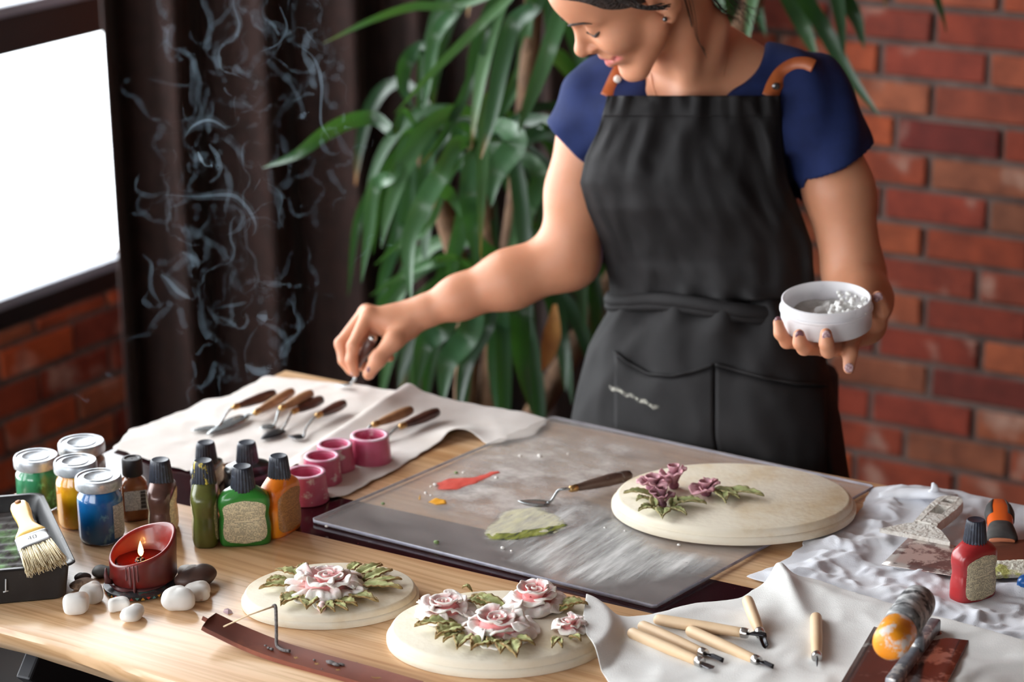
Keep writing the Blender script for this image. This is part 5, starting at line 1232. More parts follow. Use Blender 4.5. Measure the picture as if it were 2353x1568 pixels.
# ================================================================== the woman at the table
AX = np.array([math.cos(YAW), math.sin(YAW), 0]); BX = np.array([-math.sin(YAW), math.cos(YAW), 0]); CX = np.array([0, 0, 1.0])
FR = np.array([AX, BX, CX]); ORG = np.array(D(1600, 600, 3.2))
def toL(p): return FR @ (np.array(p)-ORG)
def toW(l): return np.asarray(l) @ FR + ORG
def Q(x, y, d): return toL(D(x, y, d))
class Field:
    def __init__(s, lo, hi, vox):
        s.lo = np.array(lo, float); s.vox = vox; s.n = np.ceil((np.array(hi)-s.lo)/vox).astype(int)+1
        s.f = np.full(s.n, 1.0, np.float32)
    def _box(s, lo, hi):
        a = np.clip(np.floor((np.array(lo)-s.lo)/s.vox).astype(int), 0, s.n-1); b = np.clip(np.ceil((np.array(hi)-s.lo)/s.vox).astype(int)+1, 1, s.n)
        if (b <= a).any(): return None, None
        g = np.meshgrid(*[s.lo[i]+s.vox*np.arange(a[i], b[i], dtype=np.float32) for i in range(3)], indexing='ij', copy=False)
        return (slice(a[0], b[0]), slice(a[1], b[1]), slice(a[2], b[2])), g
    def _mix(s, sl, d, k, mode):
        f = s.f[sl]
        if mode == 'add':
            h = np.maximum(k-np.abs(f-d), 0)/k; s.f[sl] = np.minimum(f, d)-h*h*k*.25
        else:
            d = -d; h = np.maximum(k-np.abs(f-d), 0)/k; s.f[sl] = np.maximum(f, d)+h*h*k*.25
    def cone(s, a, b, r1, r2, k=.012, flat=None, mode='add'):
        a, b = np.array(a, float), np.array(b, float); m = max(r1, r2)*1.3+k+.012
        sl, g = s._box(np.minimum(a, b)-m, np.maximum(a, b)+m)
        if sl is None: return
        p = [g[i]-a[i] for i in range(3)]; ab = b-a; L2 = max(ab@ab, 1e-12)
        t = np.clip((p[0]*ab[0]+p[1]*ab[1]+p[2]*ab[2])/L2, 0, 1)
        q = [p[i]-t*ab[i] for i in range(3)]
        if flat is not None:
            nv, fs = np.array(flat[0]), flat[1]; nv = nv/np.linalg.norm(nv); dn = q[0]*nv[0]+q[1]*nv[1]+q[2]*nv[2]
            q = [q[i]+dn*nv[i]*(fs-1) for i in range(3)]
        s._mix(sl, np.sqrt(q[0]**2+q[1]**2+q[2]**2)-(r1+(r2-r1)*t), k, mode)
    def ball(s, c, r, k=.012, mode='add'): s.cone(c, np.array(c)+1e-6, r, r, k, None, mode)
    def ell(s, c, R_, rad, k=.012, mode='add'):
        """ellipsoid with axes = rows of R_"""
        c = np.array(c, float); rad = np.array(rad, float); m = rad.max()+k+.012; sl, g = s._box(c-m, c+m)
        if sl is None: return
        p = [g[i]-c[i] for i in range(3)]; u = [R_[j][0]*p[0]+R_[j][1]*p[1]+R_[j][2]*p[2] for j in range(3)]
        k0 = np.sqrt(sum((u[j]/rad[j])**2 for j in range(3))); k1 = np.sqrt(sum((u[j]/rad[j]**2)**2 for j in range(3)))
        s._mix(sl, k0*(k0-1)/np.maximum(k1, 1e-6), k, mode)
    def plane(s, c, nrm, k=.002, lo=None, hi=None):
        """cut away what lies on the normal side, inside an optional box"""
        sl, g = s._box(lo if lo is not None else s.lo, hi if hi is not None else s.lo+s.n*s.vox)
        nrm = np.array(nrm)/np.linalg.norm(nrm); d = sum((g[i]-c[i])*nrm[i] for i in range(3)); s.f[sl] = np.maximum(s.f[sl], d)
    def at(s, p):
        i = np.clip((np.array(p)-s.lo)/s.vox, 0, s.n-1.001); a = i.astype(int); t = i-a; v = 0
        for dx in (0, 1):
            for dy in (0, 1):
                for dz in (0, 1): v += s.f[a[0]+dx, a[1]+dy, a[2]+dz]*(t[0] if dx else 1-t[0])*(t[1] if dy else 1-t[1])*(t[2] if dz else 1-t[2])
        return float(v)
    def hit(s, x, y, d0=2.7, d1=3.5):
        """first surface point seen at a pixel"""
        d = d0
        while d < d1:
            if s.at(Q(x, y, d)) < 0: return d
            d += .003
        return None
    def mesh(s):
        f = s.f; n = s.n; ins = f < 0
        c = np.zeros(n-1, np.uint8)
        for dx in (0, 1):
            for dy in (0, 1):
                for dz in (0, 1): c += ins[dx:n[0]-1+dx, dy:n[1]-1+dy, dz:n[2]-1+dz]
        I, J, K = np.nonzero((c > 0) & (c < 8)); idx = -np.ones(n-1, np.int64); idx[I, J, K] = np.arange(len(I))
        acc = np.zeros((len(I), 3)); cnt_ = np.zeros(len(I))
        cor = [(a, b, d) for a in (0, 1) for b in (0, 1) for d in (0, 1)]
        for p in cor:
            for ax in range(3):
                if p[ax] == 1: continue
                q = list(p); q[ax] = 1
                fa = f[I+p[0], J+p[1], K+p[2]]; fb = f[I+q[0], J+q[1], K+q[2]]; m = (fa < 0) != (fb < 0)
                t = np.where(m, fa/np.where(m, fa-fb, 1), 0)
                v = np.tile(np.array(p, float), (len(I), 1)); v[:, ax] += t
                acc[m] += v[m]; cnt_[m] += 1
        V = (np.stack([I, J, K], 1)+acc/cnt_[:, None])*s.vox+s.lo
        Fs = []
        for ax in range(3):
            o1, o2 = (ax+1) % 3, (ax+2) % 3
            sa = [slice(None)]*3; sb = [slice(None)]*3; sa[ax] = slice(0, -1); sb[ax] = slice(1, None)
            A_, B_ = ins[tuple(sa)], ins[tuple(sb)]; e = np.argwhere(A_ != B_)
            ok = (e[:, o1] > 0) & (e[:, o1] < n[o1]-1) & (e[:, o2] > 0) & (e[:, o2] < n[o2]-1); e = e[ok]
            def cell(d1, d2):
                q = e.copy(); q[:, o1] -= d1; q[:, o2] -= d2; return idx[q[:, 0], q[:, 1], q[:, 2]]
            quad = np.stack([cell(1, 1), cell(0, 1), cell(0, 0), cell(1, 0)], 1); flip = ~A_[e[:, 0], e[:, 1], e[:, 2]]
            quad[flip] = quad[flip][:, ::-1]; Fs.append(quad)
        return V, np.concatenate(Fs)
def field_obj(fl, name, m, parent, col=None):
    V, Fq = fl.mesh(); W_ = toW(V); me = bpy.data.meshes.new(name)
    me.vertices.add(len(W_)); me.vertices.foreach_set('co', W_.astype(np.float32).ravel())
    me.loops.add(len(Fq)*4); me.loops.foreach_set('vertex_index', Fq.astype(np.int32).ravel())
    me.polygons.add(len(Fq)); me.polygons.foreach_set('loop_start', np.arange(0, len(Fq)*4, 4, dtype=np.int32)); me.polygons.foreach_set('loop_total', np.full(len(Fq), 4, np.int32))
    me.update(calc_edges=True); me.validate(); me.polygons.foreach_set('use_smooth', [True]*len(me.polygons)); me.materials.append(m)
    if col is not None:
        a = me.color_attributes.new('tint', 'FLOAT_COLOR', 'POINT'); a.data.foreach_set('color', col(V).astype(np.float32).ravel())
    o = bpy.data.objects.new(name, me); COL.objects.link(o); o.parent = parent
    md = o.modifiers.new('smooth', 'SMOOTH'); md.factor = .5; md.iterations = 3
    return o
pb0 = D(1620, 950, 3.2)
person = thing('person', 'smiling person in a navy t-shirt and black apron bending over the table', 'person', (0, 0, 0))

# ---------------- head pose (x forward, y left, z up; centimetres)
HR = np.array([[-.5698, .7447, -.3474], [-.4622, -.64, -.6139], [-.6795, -.1893, .7089]]); HT = np.array(D(1431.15, -39.28, 3.0)); HS = .0093
HRL = FR @ HR
def H(x, y, z): return toL(HR @ (np.array([x, y, z])*HS) + HT)
lo = np.min([Q(765, 900, 3.3), Q(765, 900, 2.85), Q(1400, 1000, 3.3), Q(1430, -30, 2.8)], 0)-.03
hi = np.max([Q(2045, 640, 3.3), Q(2045, 640, 2.85), Q(1500, -180, 3.3), Q(1430, -190, 2.9)], 0)+.03
lo = np.array([toL(D(760, 800, 3.2))[0]-.01, -.43, Q(1600, 960, 3.2)[2]]); hi = np.array([toL(D(2045, 700, 3.0))[0]+.02, .22, Q(1431, -205, 3.0)[2]])
B = Field(lo, hi, .0023)
c = HS
def he(x, y, z, a, b, d, k=1.0, mode='add', rot=None): B.ell(H(x, y, z), (HRL if rot is None else HRL @ rot).T, (a*c, b*c, d*c), k*c, mode)
def hc(p, q, r1, r2, k=1.0, mode='add'): B.cone(H(*p), H(*q), r1*c, r2*c, k*c, None, mode)
he(-1.2, 0, 4.0, 9.7, 7.4, 7.9); he(2.6, 0, -2.2, 5.9, 6.0, 8.0, 2)
he(3.6, 0, 3.6, 5.0, 5.6, 4.6, 2)
for s in (-1, 1):
    hc((.6, 5.0*s, -5.6), (6.2, 1.6*s, -10.4), 1.7, 1.5, 2.0)
    he(5.2, 3.9*s, -3.1, 2.7, 2.4, 2.3, 1.6)
    hc((7.5, .9*s, 1.6), (5.6, 4.5*s, 1.5), .85, .7, 1.2)
hc((7.6, 0, .6), (9.7, 0, -2.7), .7, .95, 1.2); B.ball(H(10.05, 0, -3.05), 1.02*c, .8*c)
for s in (-1, 1): B.ball(H(8.95, 1.2*s, -3.6), .74*c, .6*c)
he(6.7, 0, -5.9, 2.1, 3.1, 2.4, 1.6)
B.ball(H(7.2, 0, -10.6), 1.45*c, 1.8*c)
for s in (-1, 1):
    B.ball(H(8.5, 2.9*s, .2), 1.25*c, 1.0*c, 'sub'); B.ball(H(6.55, 3.1*s, .0), 1.3*c, .35*c)
    hc((9.1, 1.75*s, -4.0), (7.5, 3.5*s, -6.0), .3, .4, .7, 'sub')
    hc((8.45, .0, -5.85), (6.9, 2.9*s, -5.75), .62, .36, .4); hc((8.3, 0, -7.35), (6.8, 2.75*s, -6.1), .78, .42, .4)
    hc((9.3, 0, -6.55), (7.3, 3.0*s, -5.95), .26, .2, .25, 'sub')
    B.ball(H(9.0, .62*s, -4.25), .36*c, .3*c, 'sub')
rt = np.array(Matrix.Rotation(.25, 3, 'Y'))
for s in (-1, 1):
    he(-2.2, 7.0*s, -2.2, 1.8, .8, 3.1, .6, rot=rt); B.ball(H(-1.4, 7.0*s, -4.9), .85*c, .7*c)
    he(-2.0, 7.95*s, -1.8, .95, .7, 1.9, .25, 'sub', rt); B.ball(H(-1.3, 7.6*s, -2.6), .7*c, .25*c, 'sub')
# ---------------- neck, shoulders, trunk
B.cone(Q(1545, 10, 3.06), Q(1612, 190, 3.16), .049, .053, .03)
B.cone(Q(1575, 60, 3.035), Q(1590, 222, 3.092), .014, .011, .022); B.cone(Q(1650, 60, 3.08), Q(1604, 222, 3.095), .014, .011, .022)
B.cone(Q(1655, 132, 3.16), Q(1845, 228, 3.12), .04, .036, .04); B.cone(Q(1560, 150, 3.17), Q(1390, 235, 3.2), .04, .036, .04)
B.cone(Q(1450, 265, 3.17), Q(1770, 255, 3.12), .05, .05, .04); B.cone(Q(1510, 370, 3.23), Q(1720, 370, 3.2), .062, .062, .05)
B.cone(Q(1500, 245, 3.125), Q(1700, 242, 3.095), .016, .014, .03)      # collar bones
B.cone(Q(1570, 600, 3.26), Q(1690, 600, 3.24), .045, .045, .05); B.cone(Q(1610, 400, 3.24), Q(1640, 900, 3.27), .075, .07, .06)
# ---------------- arm reaching to the linen
sh, el = Q(1368, 255, 3.2), Q(1306, 592, 3.235)
B.cone(sh, Q(1330, 440, 3.215), .047, .042, .02); B.cone(Q(1330, 440, 3.215), el, .042, .0405, .02)
B.cone(el, Q(1170, 643, 3.235), .041, .0375, .02); B.cone(Q(1170, 643, 3.235), Q(1055, 684, 3.24), .0375, .0275, .02); B.cone(Q(1055, 684, 3.24), Q(975, 716, 3.245), .0275, .0195, .02, (Q(1000, 700, 3.3)-Q(1000, 700, 3.2), 1.0))
ny = Q(900, 700, 3.3)-Q(900, 700, 3.2)
hd = 3.25
B.cone(Q(975, 716, 3.245), Q(905, 745, hd), .0205, .023, .015); B.cone(Q(930, 735, hd), Q(862, 733, hd-.008), .022, .0155, .014); B.cone(Q(930, 742, hd+.02), Q(868, 742, hd+.022), .018, .014, .014)
def finger(js, rs, k=.004):
    q = [Q(*j) for j in js]
    for a_, b_, r1, r2 in zip(q, q[1:], rs, rs[1:]): B.cone(a_, b_, r1, r2, k)
finger([(866, 728, hd-.008), (848, 722, hd-.012), (812, 795, hd-.026), (808, 828, hd-.024), (815, 856, hd-.018)], [.0125, .0105, .0088, .008, .0068])
finger([(866, 724, hd+.008), (842, 717, hd+.006), (784, 790, hd+.0), (791, 828, hd-.002), (806, 852, hd-.004)], [.0125, .0105, .009, .008, .0068])
finger([(872, 736, hd+.024), (852, 730, hd+.026), (806, 795, hd+.022), (818, 830, hd+.016), (838, 846, hd+.01)], [.012, .0102, .0086, .0078, .0066])
finger([(885, 748, hd+.034), (868, 748, hd+.038), (838, 796, hd+.034), (862, 822, hd+.026), (896, 822, hd+.016)], [.0105, .0092, .0078, .0072, .006])
finger([(935, 755, hd-.012), (905, 782, hd-.03), (868, 826, hd-.036), (847, 860, hd-.03)], [.0165, .0125, .0102, .0082], .008)
# ---------------- arm carrying the tub
B.cone(Q(1872, 258, 3.105), Q(1928, 440, 3.09), .043, .0425, .02); B.cone(Q(1928, 440, 3.09), Q(1962, 630, 3.1), .0425, .0375, .02)
jd = 2.9
B.cone(Q(1962, 630, 3.1), Q(1985, 690, 3.05), .037, .034, .02); B.cone(Q(1985, 690, 3.05), Q(1992, 742, jd+.08), .033, .023, .02)
B.cone(Q(1990, 745, jd+.08), Q(1955, 772, jd+.035), .0215, .017, .015); B.cone(Q(1975, 752, jd+.085), Q(1915, 776, jd+.045), .018, .014, .015)
def f2(js, rs, k=.004): finger(js, rs, k)
f2([(1968, 768, jd+.04), (1962, 782, jd+.0), (1953, 812, jd-.03), (1951, 846, jd-.032)], [.0125, .0095, .0088, .0074])
f2([(1948, 776, jd+.04), (1925, 800, jd-.01), (1903, 806, jd-.056), (1899, 790, jd-.068), (1898, 768, jd-.07)], [.0125, .0098, .009, .0085, .0074])
f2([(1928, 776, jd+.045), (1890, 800, jd-.005), (1848, 800, jd-.046), (1838, 788, jd-.054), (1836, 770, jd-.056)], [.012, .0095, .0088, .0083, .0072])
f2([(1905, 772, jd+.05), (1850, 788, jd+.012), (1808, 786, jd-.02), (1793, 766, jd-.03), (1788, 742, jd-.03)], [.0108, .0088, .008, .0075, .0064])
f2([(1990, 748, jd+.075), (2012, 738, jd+.035), (2024, 712, jd+.012), (2018, 684, jd+.004)], [.0155, .0118, .0102, .0084], .008)
lipc = [H(8.6, 0, -6.5), H(7.3, 2.3, -6.3)]
def skin_tint(V):
    t = np.zeros(len(V))
    a, b = lipc[0], lipc[1]
    for y in (1, -1):
        b = H(7.0, 2.9*y, -6.0); ab = b-a; u = np.clip(((V-a)@ab)/(ab@ab), 0, 1); d = np.linalg.norm(V-(a+u[:, None]*ab), axis=1); t = np.maximum(t, np.clip((1.28*c*(1-.35*u)-d)/(.35*c), 0, 1)*.9)
    return np.stack([t, t, t, np.ones(len(V))], 1)
def skin_mat():
    m, nd, lk, p = new_mat('skin'); p.inputs['Roughness'].default_value = .46; p.inputs['Subsurface Weight'].default_value = .22; p.inputs['Subsurface Radius'].default_value = (1, .35, .2); p.inputs['Subsurface Scale'].default_value = .008; p.inputs['Specular IOR Level'].default_value = .4
    v = coords(nd, lk); n = N(nd, 'ShaderNodeTexNoise'); n.inputs['Scale'].default_value = 14; n.inputs['Detail'].default_value = 5; lk.new(v, n.inputs['Vector'])
    r = ramp(nd, [(.35, lin((196, 134, 102))), (.65, lin((208, 148, 116)))]); lk.new(n.outputs[0], r.inputs[0])
    at = N(nd, 'ShaderNodeAttribute', attribute_name='tint'); mx = N(nd, 'ShaderNodeMix', data_type='RGBA'); lk.new(at.outputs['Fac'], mx.inputs[0]); lk.new(r.outputs[0], mx.inputs[6]); mx.inputs[7].default_value = lin((206, 116, 112)); lk.new(mx.outputs[2], p.inputs['Base Color']); return m
body = field_obj(B, 'body', skin_mat(), person, skin_tint)
def surf(x, y, z, out=(1, 0, 0), fl=None):
    """push a head point outwards to just above the skin"""
    o_ = HRL @ (np.array(out, float)/np.linalg.norm(out)); p = H(x, y, z) - o_*.02
    for _ in range(60):
        if B.at(p) > 0: break
        p = p + o_*.001
    return p
def child_tube(name, pts, r, m, parent=person, n=8, flat=1): return MB().tube([Vector(toW(p)) for p in pts], r, n, flat).build(name, m, parent)
m_hair = mat('dark_brown_hair', (34, 23, 19), .5, (62, 43, 33), 30, stretch=(1, 6, 6), bumps=(60, 1.0, .01))
for s in (-1, 1):
    br_ = [surf(*q) + (HRL @ np.array([.8, .4*s, 0]))*.0012 for q in ((8.6, .9*s, 1.5), (8.2, 1.9*s, 1.95), (7.4, 3.1*s, 2.2), (6.4, 4.3*s, 2.1), (5.6, 5.2*s, 1.6))]
    child_tube('eyebrow', [np.array(v) for v in spline(br_, 4)], [.0012]+[.0031]*7+[.0027]*5+[.002, .0016, .0012, .0005][:4], m_hair, body, 8, .5)
    ls = [surf(*q) for q in ((7.9, 1.75*s, -.55), (8.05, 2.5*s, -.95), (7.8, 3.3*s, -1.0), (7.3, 4.0*s, -.75), (6.7, 4.6*s, -.35))]
    child_tube('eyelashes', [np.array(v) for v in spline(ls, 4)], [.0006]+[.0017]*5+[.0024]*9+[.0016, .0008], m_hair, body, 6, .8)
m_nail = mat('mauve_nail_polish', (126, 84, 92), .25, coat=.4); m_nailp = mat('plaster_dusted_nail', (206, 176, 178), .6, (140, 98, 106), 300)
def nail(x, y, d, w=.0052, h=.0068, m=m_nail, tilt=0):
    dd = B.hit(x, y, d-.06, d+.06) or d; p = toL(D(x, y, dd)); mb = MB().ball((0, 0, 0), (w, .0016, h), 12, 8)
    mb.xf(Matrix.Translation(Vector(toW(p))) @ Matrix.Rotation(YAW, 4, 'Z') @ Matrix.Rotation(tilt, 4, 'Y')).build('nail', m, body)
nail(850, 850, hd-.03, .0045, .0055, tilt=.4); nail(1788, 738, jd-.03, .0045, .006); nail(1837, 772, jd-.055); nail(1899, 772, jd-.07, m=m_nailp); nail(1951, 846, jd-.03, .0056, .0062, m_nailp); nail(2018, 684, jd, .0058, .0066, m_nailp, -.2); nail(812, 856, hd-.02, .004, .005, m_nailp)
# ---------------- hair
HF = Field(np.array(H(-3, 0, 3))-.16, np.array(H(-3, 0, 3))+.16, .004)
HF.ell(H(-1.6, 0, 4.3), HRL.T, (10.3*c, 7.95*c, 8.5*c)); HF.ball(H(-11.5, 0, 4.5), 4.2*c, 2*c)
nrm = HRL @ (np.array([7.5, 0, -7])/10.26); HF.plane(H(2.4, 0, 0), nrm)
field_obj(HF, 'hair', m_hair, person)
def strand(pts, r=.0007, n=6): MB().tube([Vector(D(*q)) for q in spline(pts, 6)], r, n).build('hair_strand', m_hair, person)
srng = random.Random(8)
for k in range(26):
    a = srng.uniform(-12, 12); b_ = srng.uniform(-8, 8)
    strand([(1405+a*2+k*2, -18, 2.93), (1450+a, 8+b_*.6, 2.925), (1490+a*.6, 18+b_*.6, 2.925), (1530+a, 14+b_, 2.93)], .0006)
for k in range(7):
    a = srng.uniform(-6, 6); strand([(1580+a*2, -10, 3.0), (1592+a*1.5, 40, 3.01), (1600+a, 85+a, 3.03), (1622+a*.4, 125+2*a, 3.055)], .0003)
for k in range(40):
    a = srng.uniform(-40, 40); strand([(1640+a, -20, 3.03+srng.uniform(0, .06)), (1670+a*1.1, 15+srng.uniform(-10, 10), 3.06), (1690+a*.9+srng.uniform(-10, 25), 35+srng.uniform(-25, 30), 3.1)], .0004)
# ---------------- jewellery
m_silver = mat('dark_silver', (120, 118, 120), .2, metal=.9)
ear = toW(H(-1.3, 7.8, -4.9)); MB().ball(tuple(D(1528, 44, proj(ear)[2]-.004)), .0034, 12, 8).build('earring', m_silver, person)
m_chain = mat('fine_gold_chain', (176, 116, 80), .35, metal=.4)
for pts in ([(1690, 70), (1676, 110), (1668, 150), (1660, 190), (1650, 232)], [(1496, 168), (1500, 195), (1506, 215), (1512, 232)]):
    w_ = [(x, y, B.hit(x, y)) for x, y in pts]; w_ = [(x, y, d-.0004) for x, y, d in w_ if d]
    if len(w_) > 2: MB().tube([Vector(D(*q)) for q in spline(w_, 5)], .0007, 6).build('necklace', m_chain, person)
# ---------------- t-shirt
lo = np.array([Q(1255, 400, 3.2)[0]-.01, -.16, Q(1600, 960, 3.2)[2]]); hi = np.array([Q(2000, 400, 3.1)[0]+.01, .2, Q(1600, 60, 3.1)[2]])
S = Field(lo, hi, .0032)
S.cone(Q(1400, 248, 3.2), Q(1835, 242, 3.12), .053, .053, .04); S.cone(Q(1445, 268, 3.165), Q(1775, 258, 3.112), .059, .06, .03); S.cone(Q(1500, 370, 3.22), Q(1720, 370, 3.19), .086, .086, .05)
S.cone(Q(1662, 146, 3.16), Q(1845, 226, 3.12), .046, .046, .04); S.cone(Q(1560, 165, 3.17), Q(1395, 245, 3.2), .045, .044, .04)
S.cone(Q(1550, 600, 3.26), Q(1715, 600, 3.23), .066, .066, .05); S.cone(Q(1610, 420, 3.24), Q(1640, 900, 3.27), .09, .09, .06)
S.cone(Q(1380, 250, 3.2), Q(1326, 345, 3.21), .056, .054, .03); S.cone(Q(1870, 246, 3.1), Q(1922, 400, 3.09), .056, .052, .03)
# folds
gx = np.meshgrid(*[S.lo[i]+S.vox*np.arange(S.n[i], dtype=np.float32) for i in range(3)], indexing='ij')
S.f += (.0034*np.sin(gx[2]*62+gx[0]*45+2.5*np.sin(gx[0]*22)+1.5*np.sin(gx[1]*30)) + .0024*np.sin(gx[0]*100-gx[2]*70+gx[1]*50+2*np.sin(gx[2]*25))).astype(np.float32)
S.cone(Q(1588, 150, 3.24), Q(1586, 156, 2.8), .058, .058, .008, None, 'sub'); S.cone(Q(1648, 96, 3.24), Q(1646, 100, 2.8), .062, .062, .008, None, 'sub'); S.cone(Q(1545, -20, 3.05), Q(1612, 130, 3.14), .075, .062, .01, None, 'sub')
a, b = Q(1268, 290, 3.2), Q(1345, 366, 3.2); hemd = (b-a)/np.linalg.norm(b-a); nrm = np.array([hemd[2], 0, -hemd[0]]); nrm = nrm if nrm[2] < 0 else -nrm
S.plane((a+b)/2, nrm, lo=np.array([lo[0], lo[1], Q(1300, 470, 3.2)[2]]), hi=np.array([Q(1362, 400, 3.2)[0], hi[1], hi[2]]))
a, b = Q(1848, 402, 3.09), Q(1985, 336, 3.09); hemd = (b-a)/np.linalg.norm(b-a); nrm = np.array([hemd[2], 0, -hemd[0]]); nrm = nrm if nrm[2] < 0 else -nrm
S.plane((a+b)/2, nrm, lo=np.array([Q(1852, 400, 3.09)[0], lo[1], Q(1900, 520, 3.1)[2]]), hi=hi)
m_navy = mat('navy_cotton', (27, 40, 84), .85, (22, 34, 74), 30, spec=.25, bumps=(500, .3, .001))
shirt = field_obj(S, 't_shirt', m_navy, person)
# ---------------- apron
m_apron = mat('black_canvas', (22, 20, 21), .72, (28, 26, 27), 20, spec=.22, bumps=(420, .25, .001))
kx = lambda x, y: -(x-1620)*(.00012 + .0002*min(1, max(0, (y-250)/600)))
bib = [(222, 1395, 1792), (262, 1386, 1795), (300, 1374, 1797), (360, 1346, 1802), (420, 1334, 1812), (480, 1350, 1836), (560, 1384, 1864), (640, 1400, 1870), (690, 1404, 1870)]
skt = [(690, 1404, 1870), (720, 1396, 1874), (760, 1372, 1882), (800, 1352, 1890), (900, 1326, 1915), (960, 1314, 1930), (1100, 1296, 1950), (1300, 1280, 1975), (1560, 1270, 2000)]
def tab3(y, tab, i):
    return lerp_tab(y, [(r[0], r[i]) for r in tab])
def dmid(y): return lerp_tab(y, [(222, 3.045), (300, 3.048), (400, 3.045), (480, 3.055), (600, 3.095), (690, 3.105), (760, 3.095), (900, 3.085), (1100, 3.075), (1600, 3.02)])
def ap(u, y, tab, off=0.0, wrap=1.0, fold=1.0):
    """apron surface: u -1..1 across, y pixel row of its middle line"""
    xl, xr = tab3(y, tab, 1), tab3(y, tab, 2); th = u*wrap; xc = (xl+xr)/2; x = xc + (xr-xl)/2*math.sin(th)/math.sin(min(wrap, PI/2))
    dep = dmid(y) + kx(x, y) + (.13 if tab is skt else lerp_tab(y, [(222, .035), (320, .06), (480, .11), (690, .13)]))*(1-math.cos(th)) - off
    f = .0032*math.sin(u*17+2.2*nz(u*2, y*.004)+y*.004) * (.4+.6*abs(math.sin(y*.006))) + .005*nz(u*3.2, y*.008, 4) + .003*nz(u*7, y*.012, 9) + .0055*max(0, 1-3.2*abs(nz(u*3.1+y*.0012, y*.0042, 31))) + .003*max(0, 1-3*abs(nz(u*6-y*.002, y*.008, 17)))
    if tab is bib and y < 300: f += .0025*math.sin(u*34+nz(u*5, 1)*2)*(1-(y-222)/78)
    if tab is skt: f += .012*math.sin(u*16+1.6*math.sin(u*4))*math.exp(-max(0, y-715)/95)
    else: f += .010*math.sin(u*16+1.6*math.sin(u*4))*math.exp(-(690-y)/45)
    p = D(x, y, dep - f*fold)
    if tab is skt and p.z < T+.03: p.y = max(p.y, 2.592-off+.004*math.sin(u*9))      # the skirt stays behind the table edge
    return p
rows = [[ap(u/22, y, bib, 0, 1.15) for u in range(-22, 23)] for y in [222+468*i/64 for i in range(65)]]
MB().grid(rows).build('apron_bib', m_apron, person, solid=.0022)
rows = [[ap(u/22, y, bib, .0028, 1.15) for u in range(-22, 23)] for y in [220+48*i/10 for i in range(11)]]
MB().grid(rows).build('bib_hem', m_apron, person, solid=.0016)
rows = [[ap(u/34, y, skt, 0, 1.75) for u in range(-34, 35)] for y in [690+870*i/80 for i in range(81)]]
MB().grid(rows).build('apron_skirt', m_apron, person, solid=.0022)
def uof(x, y):          # inverse of ap on the skirt for the front
    xl, xr = tab3(y, skt, 1), tab3(y, skt, 2); return math.asin(max(-1, min(1, (x-(xl+xr)/2)/((xr-xl)/2)*math.sin(min(1.75, PI/2)))))/1.75
for (x0, x1, tops) in ((1412, 1640, [(1412, 806), (1440, 830), (1490, 858), (1545, 862), (1600, 850), (1640, 836)]), (1644, 1900, [(1644, 836), (1700, 852), (1760, 868), (1830, 880), (1900, 884)])):
    rows = []
    for i in range(15):
        r = []
        for j in range(25):
            x = x0+(x1-x0)*j/24; yt = lerp_tab(x, tops); y = yt+(1180-yt)*i/14
            r.append(ap(uof(x, y), y, skt, .006 if i else .0045, 1.75, .8))
        rows.append(r)
    MB().grid(rows).build('pocket', m_apron, person, solid=.002)
    hem = [ap(uof(x, lerp_tab(x, tops)+2), lerp_tab(x, tops)+2, skt, .0085, 1.75, .8) for x in [x0+(x1-x0)*j/30 for j in range(31)]]
    MB().tube(hem, .0022, 8).build('pocket_hem', m_apron, person)
rows = []
for i in range(5):
    rows.append([ap(uof(x, y+(i-2)*3), y+(i-2)*3, skt, .0092, 1.75, .8) for x, y in [(1398+118*j/14, 888+52*j/14+3*math.sin(j*1.7)) for j in range(15)]])
cols = [((1 if 0 < i < 4 else 0)*(1 if 0 < j < 14 else .2)*(.75+.25*math.sin(j*.9)),)*3+(1,) for i in range(5) for j in range(15)]
MB().grid(rows).build('plaster_stain', smear_mat('plaster_on_canvas', (150, 148, 136), (196, 192, 178), .1, .9, (160, 160, 160)), person, col=cols)
for dy, rr in ((0, .0062), (13, .0055)):
    pts = []
    for j in range(41):
        th = -1.9+3.8*j/40; u = th/1.9; xc = 1637; x = xc+240*math.sin(th); y = 704+dy+20*math.sin(th)+6*math.sin(u*7); pts.append(D(x, y, dmid(700) + kx(x, 700) + .135*(1-math.cos(th)) - .012 + (.003 if dy else 0)))
    MB().tube(pts, [rr*(1+.2*nz(i*.5, dy)) for i in range(41)], 10, flat=1.5).build('waist_tie', m_apron, person)
# ---------------- leather straps
m_lea = mat('tan_leather', (176, 92, 44), .5, (156, 76, 36), 40, coat=.1)
def strap_on(pts, w, name, n=6):
    q = []
    for x, y in pts:
        d = S.hit(x, y) or B.hit(x, y) or 3.1; q.append(Vector(D(x, y, min(d, 3.2)-.004)))
    sp_ = spline(q, n); rows = []
    for i, p in enumerate(sp_):
        t_ = (sp_[min(i+1, len(sp_)-1)]-sp_[max(i-1, 0)]).normalized(); tow = (Vector(CAM)-p).normalized(); s = t_.cross(tow).normalized(); rows.append([p-s*w/2, p, p+s*w/2])
    return MB().grid(rows).build(name, m_lea, person, solid=.003)
st = strap_on([(1770, 222), (1780, 196), (1797, 170), (1825, 152), (1852, 150), (1868, 156)], .021, 'leather_strap')
def rivet(x, y, m, par, r=.0052):
    d = min(S.hit(x, y) or 3.1, 3.2)-.0075; q = toL(D(x, y, d)); MB().ball((0, 0, 0), (r, .0022, r), 14, 8).xf(Matrix.Translation(Vector(toW(q))) @ Matrix.Rotation(YAW, 4, 'Z')).build('rivet', m, par)
rivet(1783, 199, m_silver, st)
st2 = strap_on([(1398, 222), (1408, 200), (1422, 170), (1440, 140)], .021, 'leather_strap')
rivet(1419, 182, mat('white_rivet', (226, 222, 214), .3), st2)
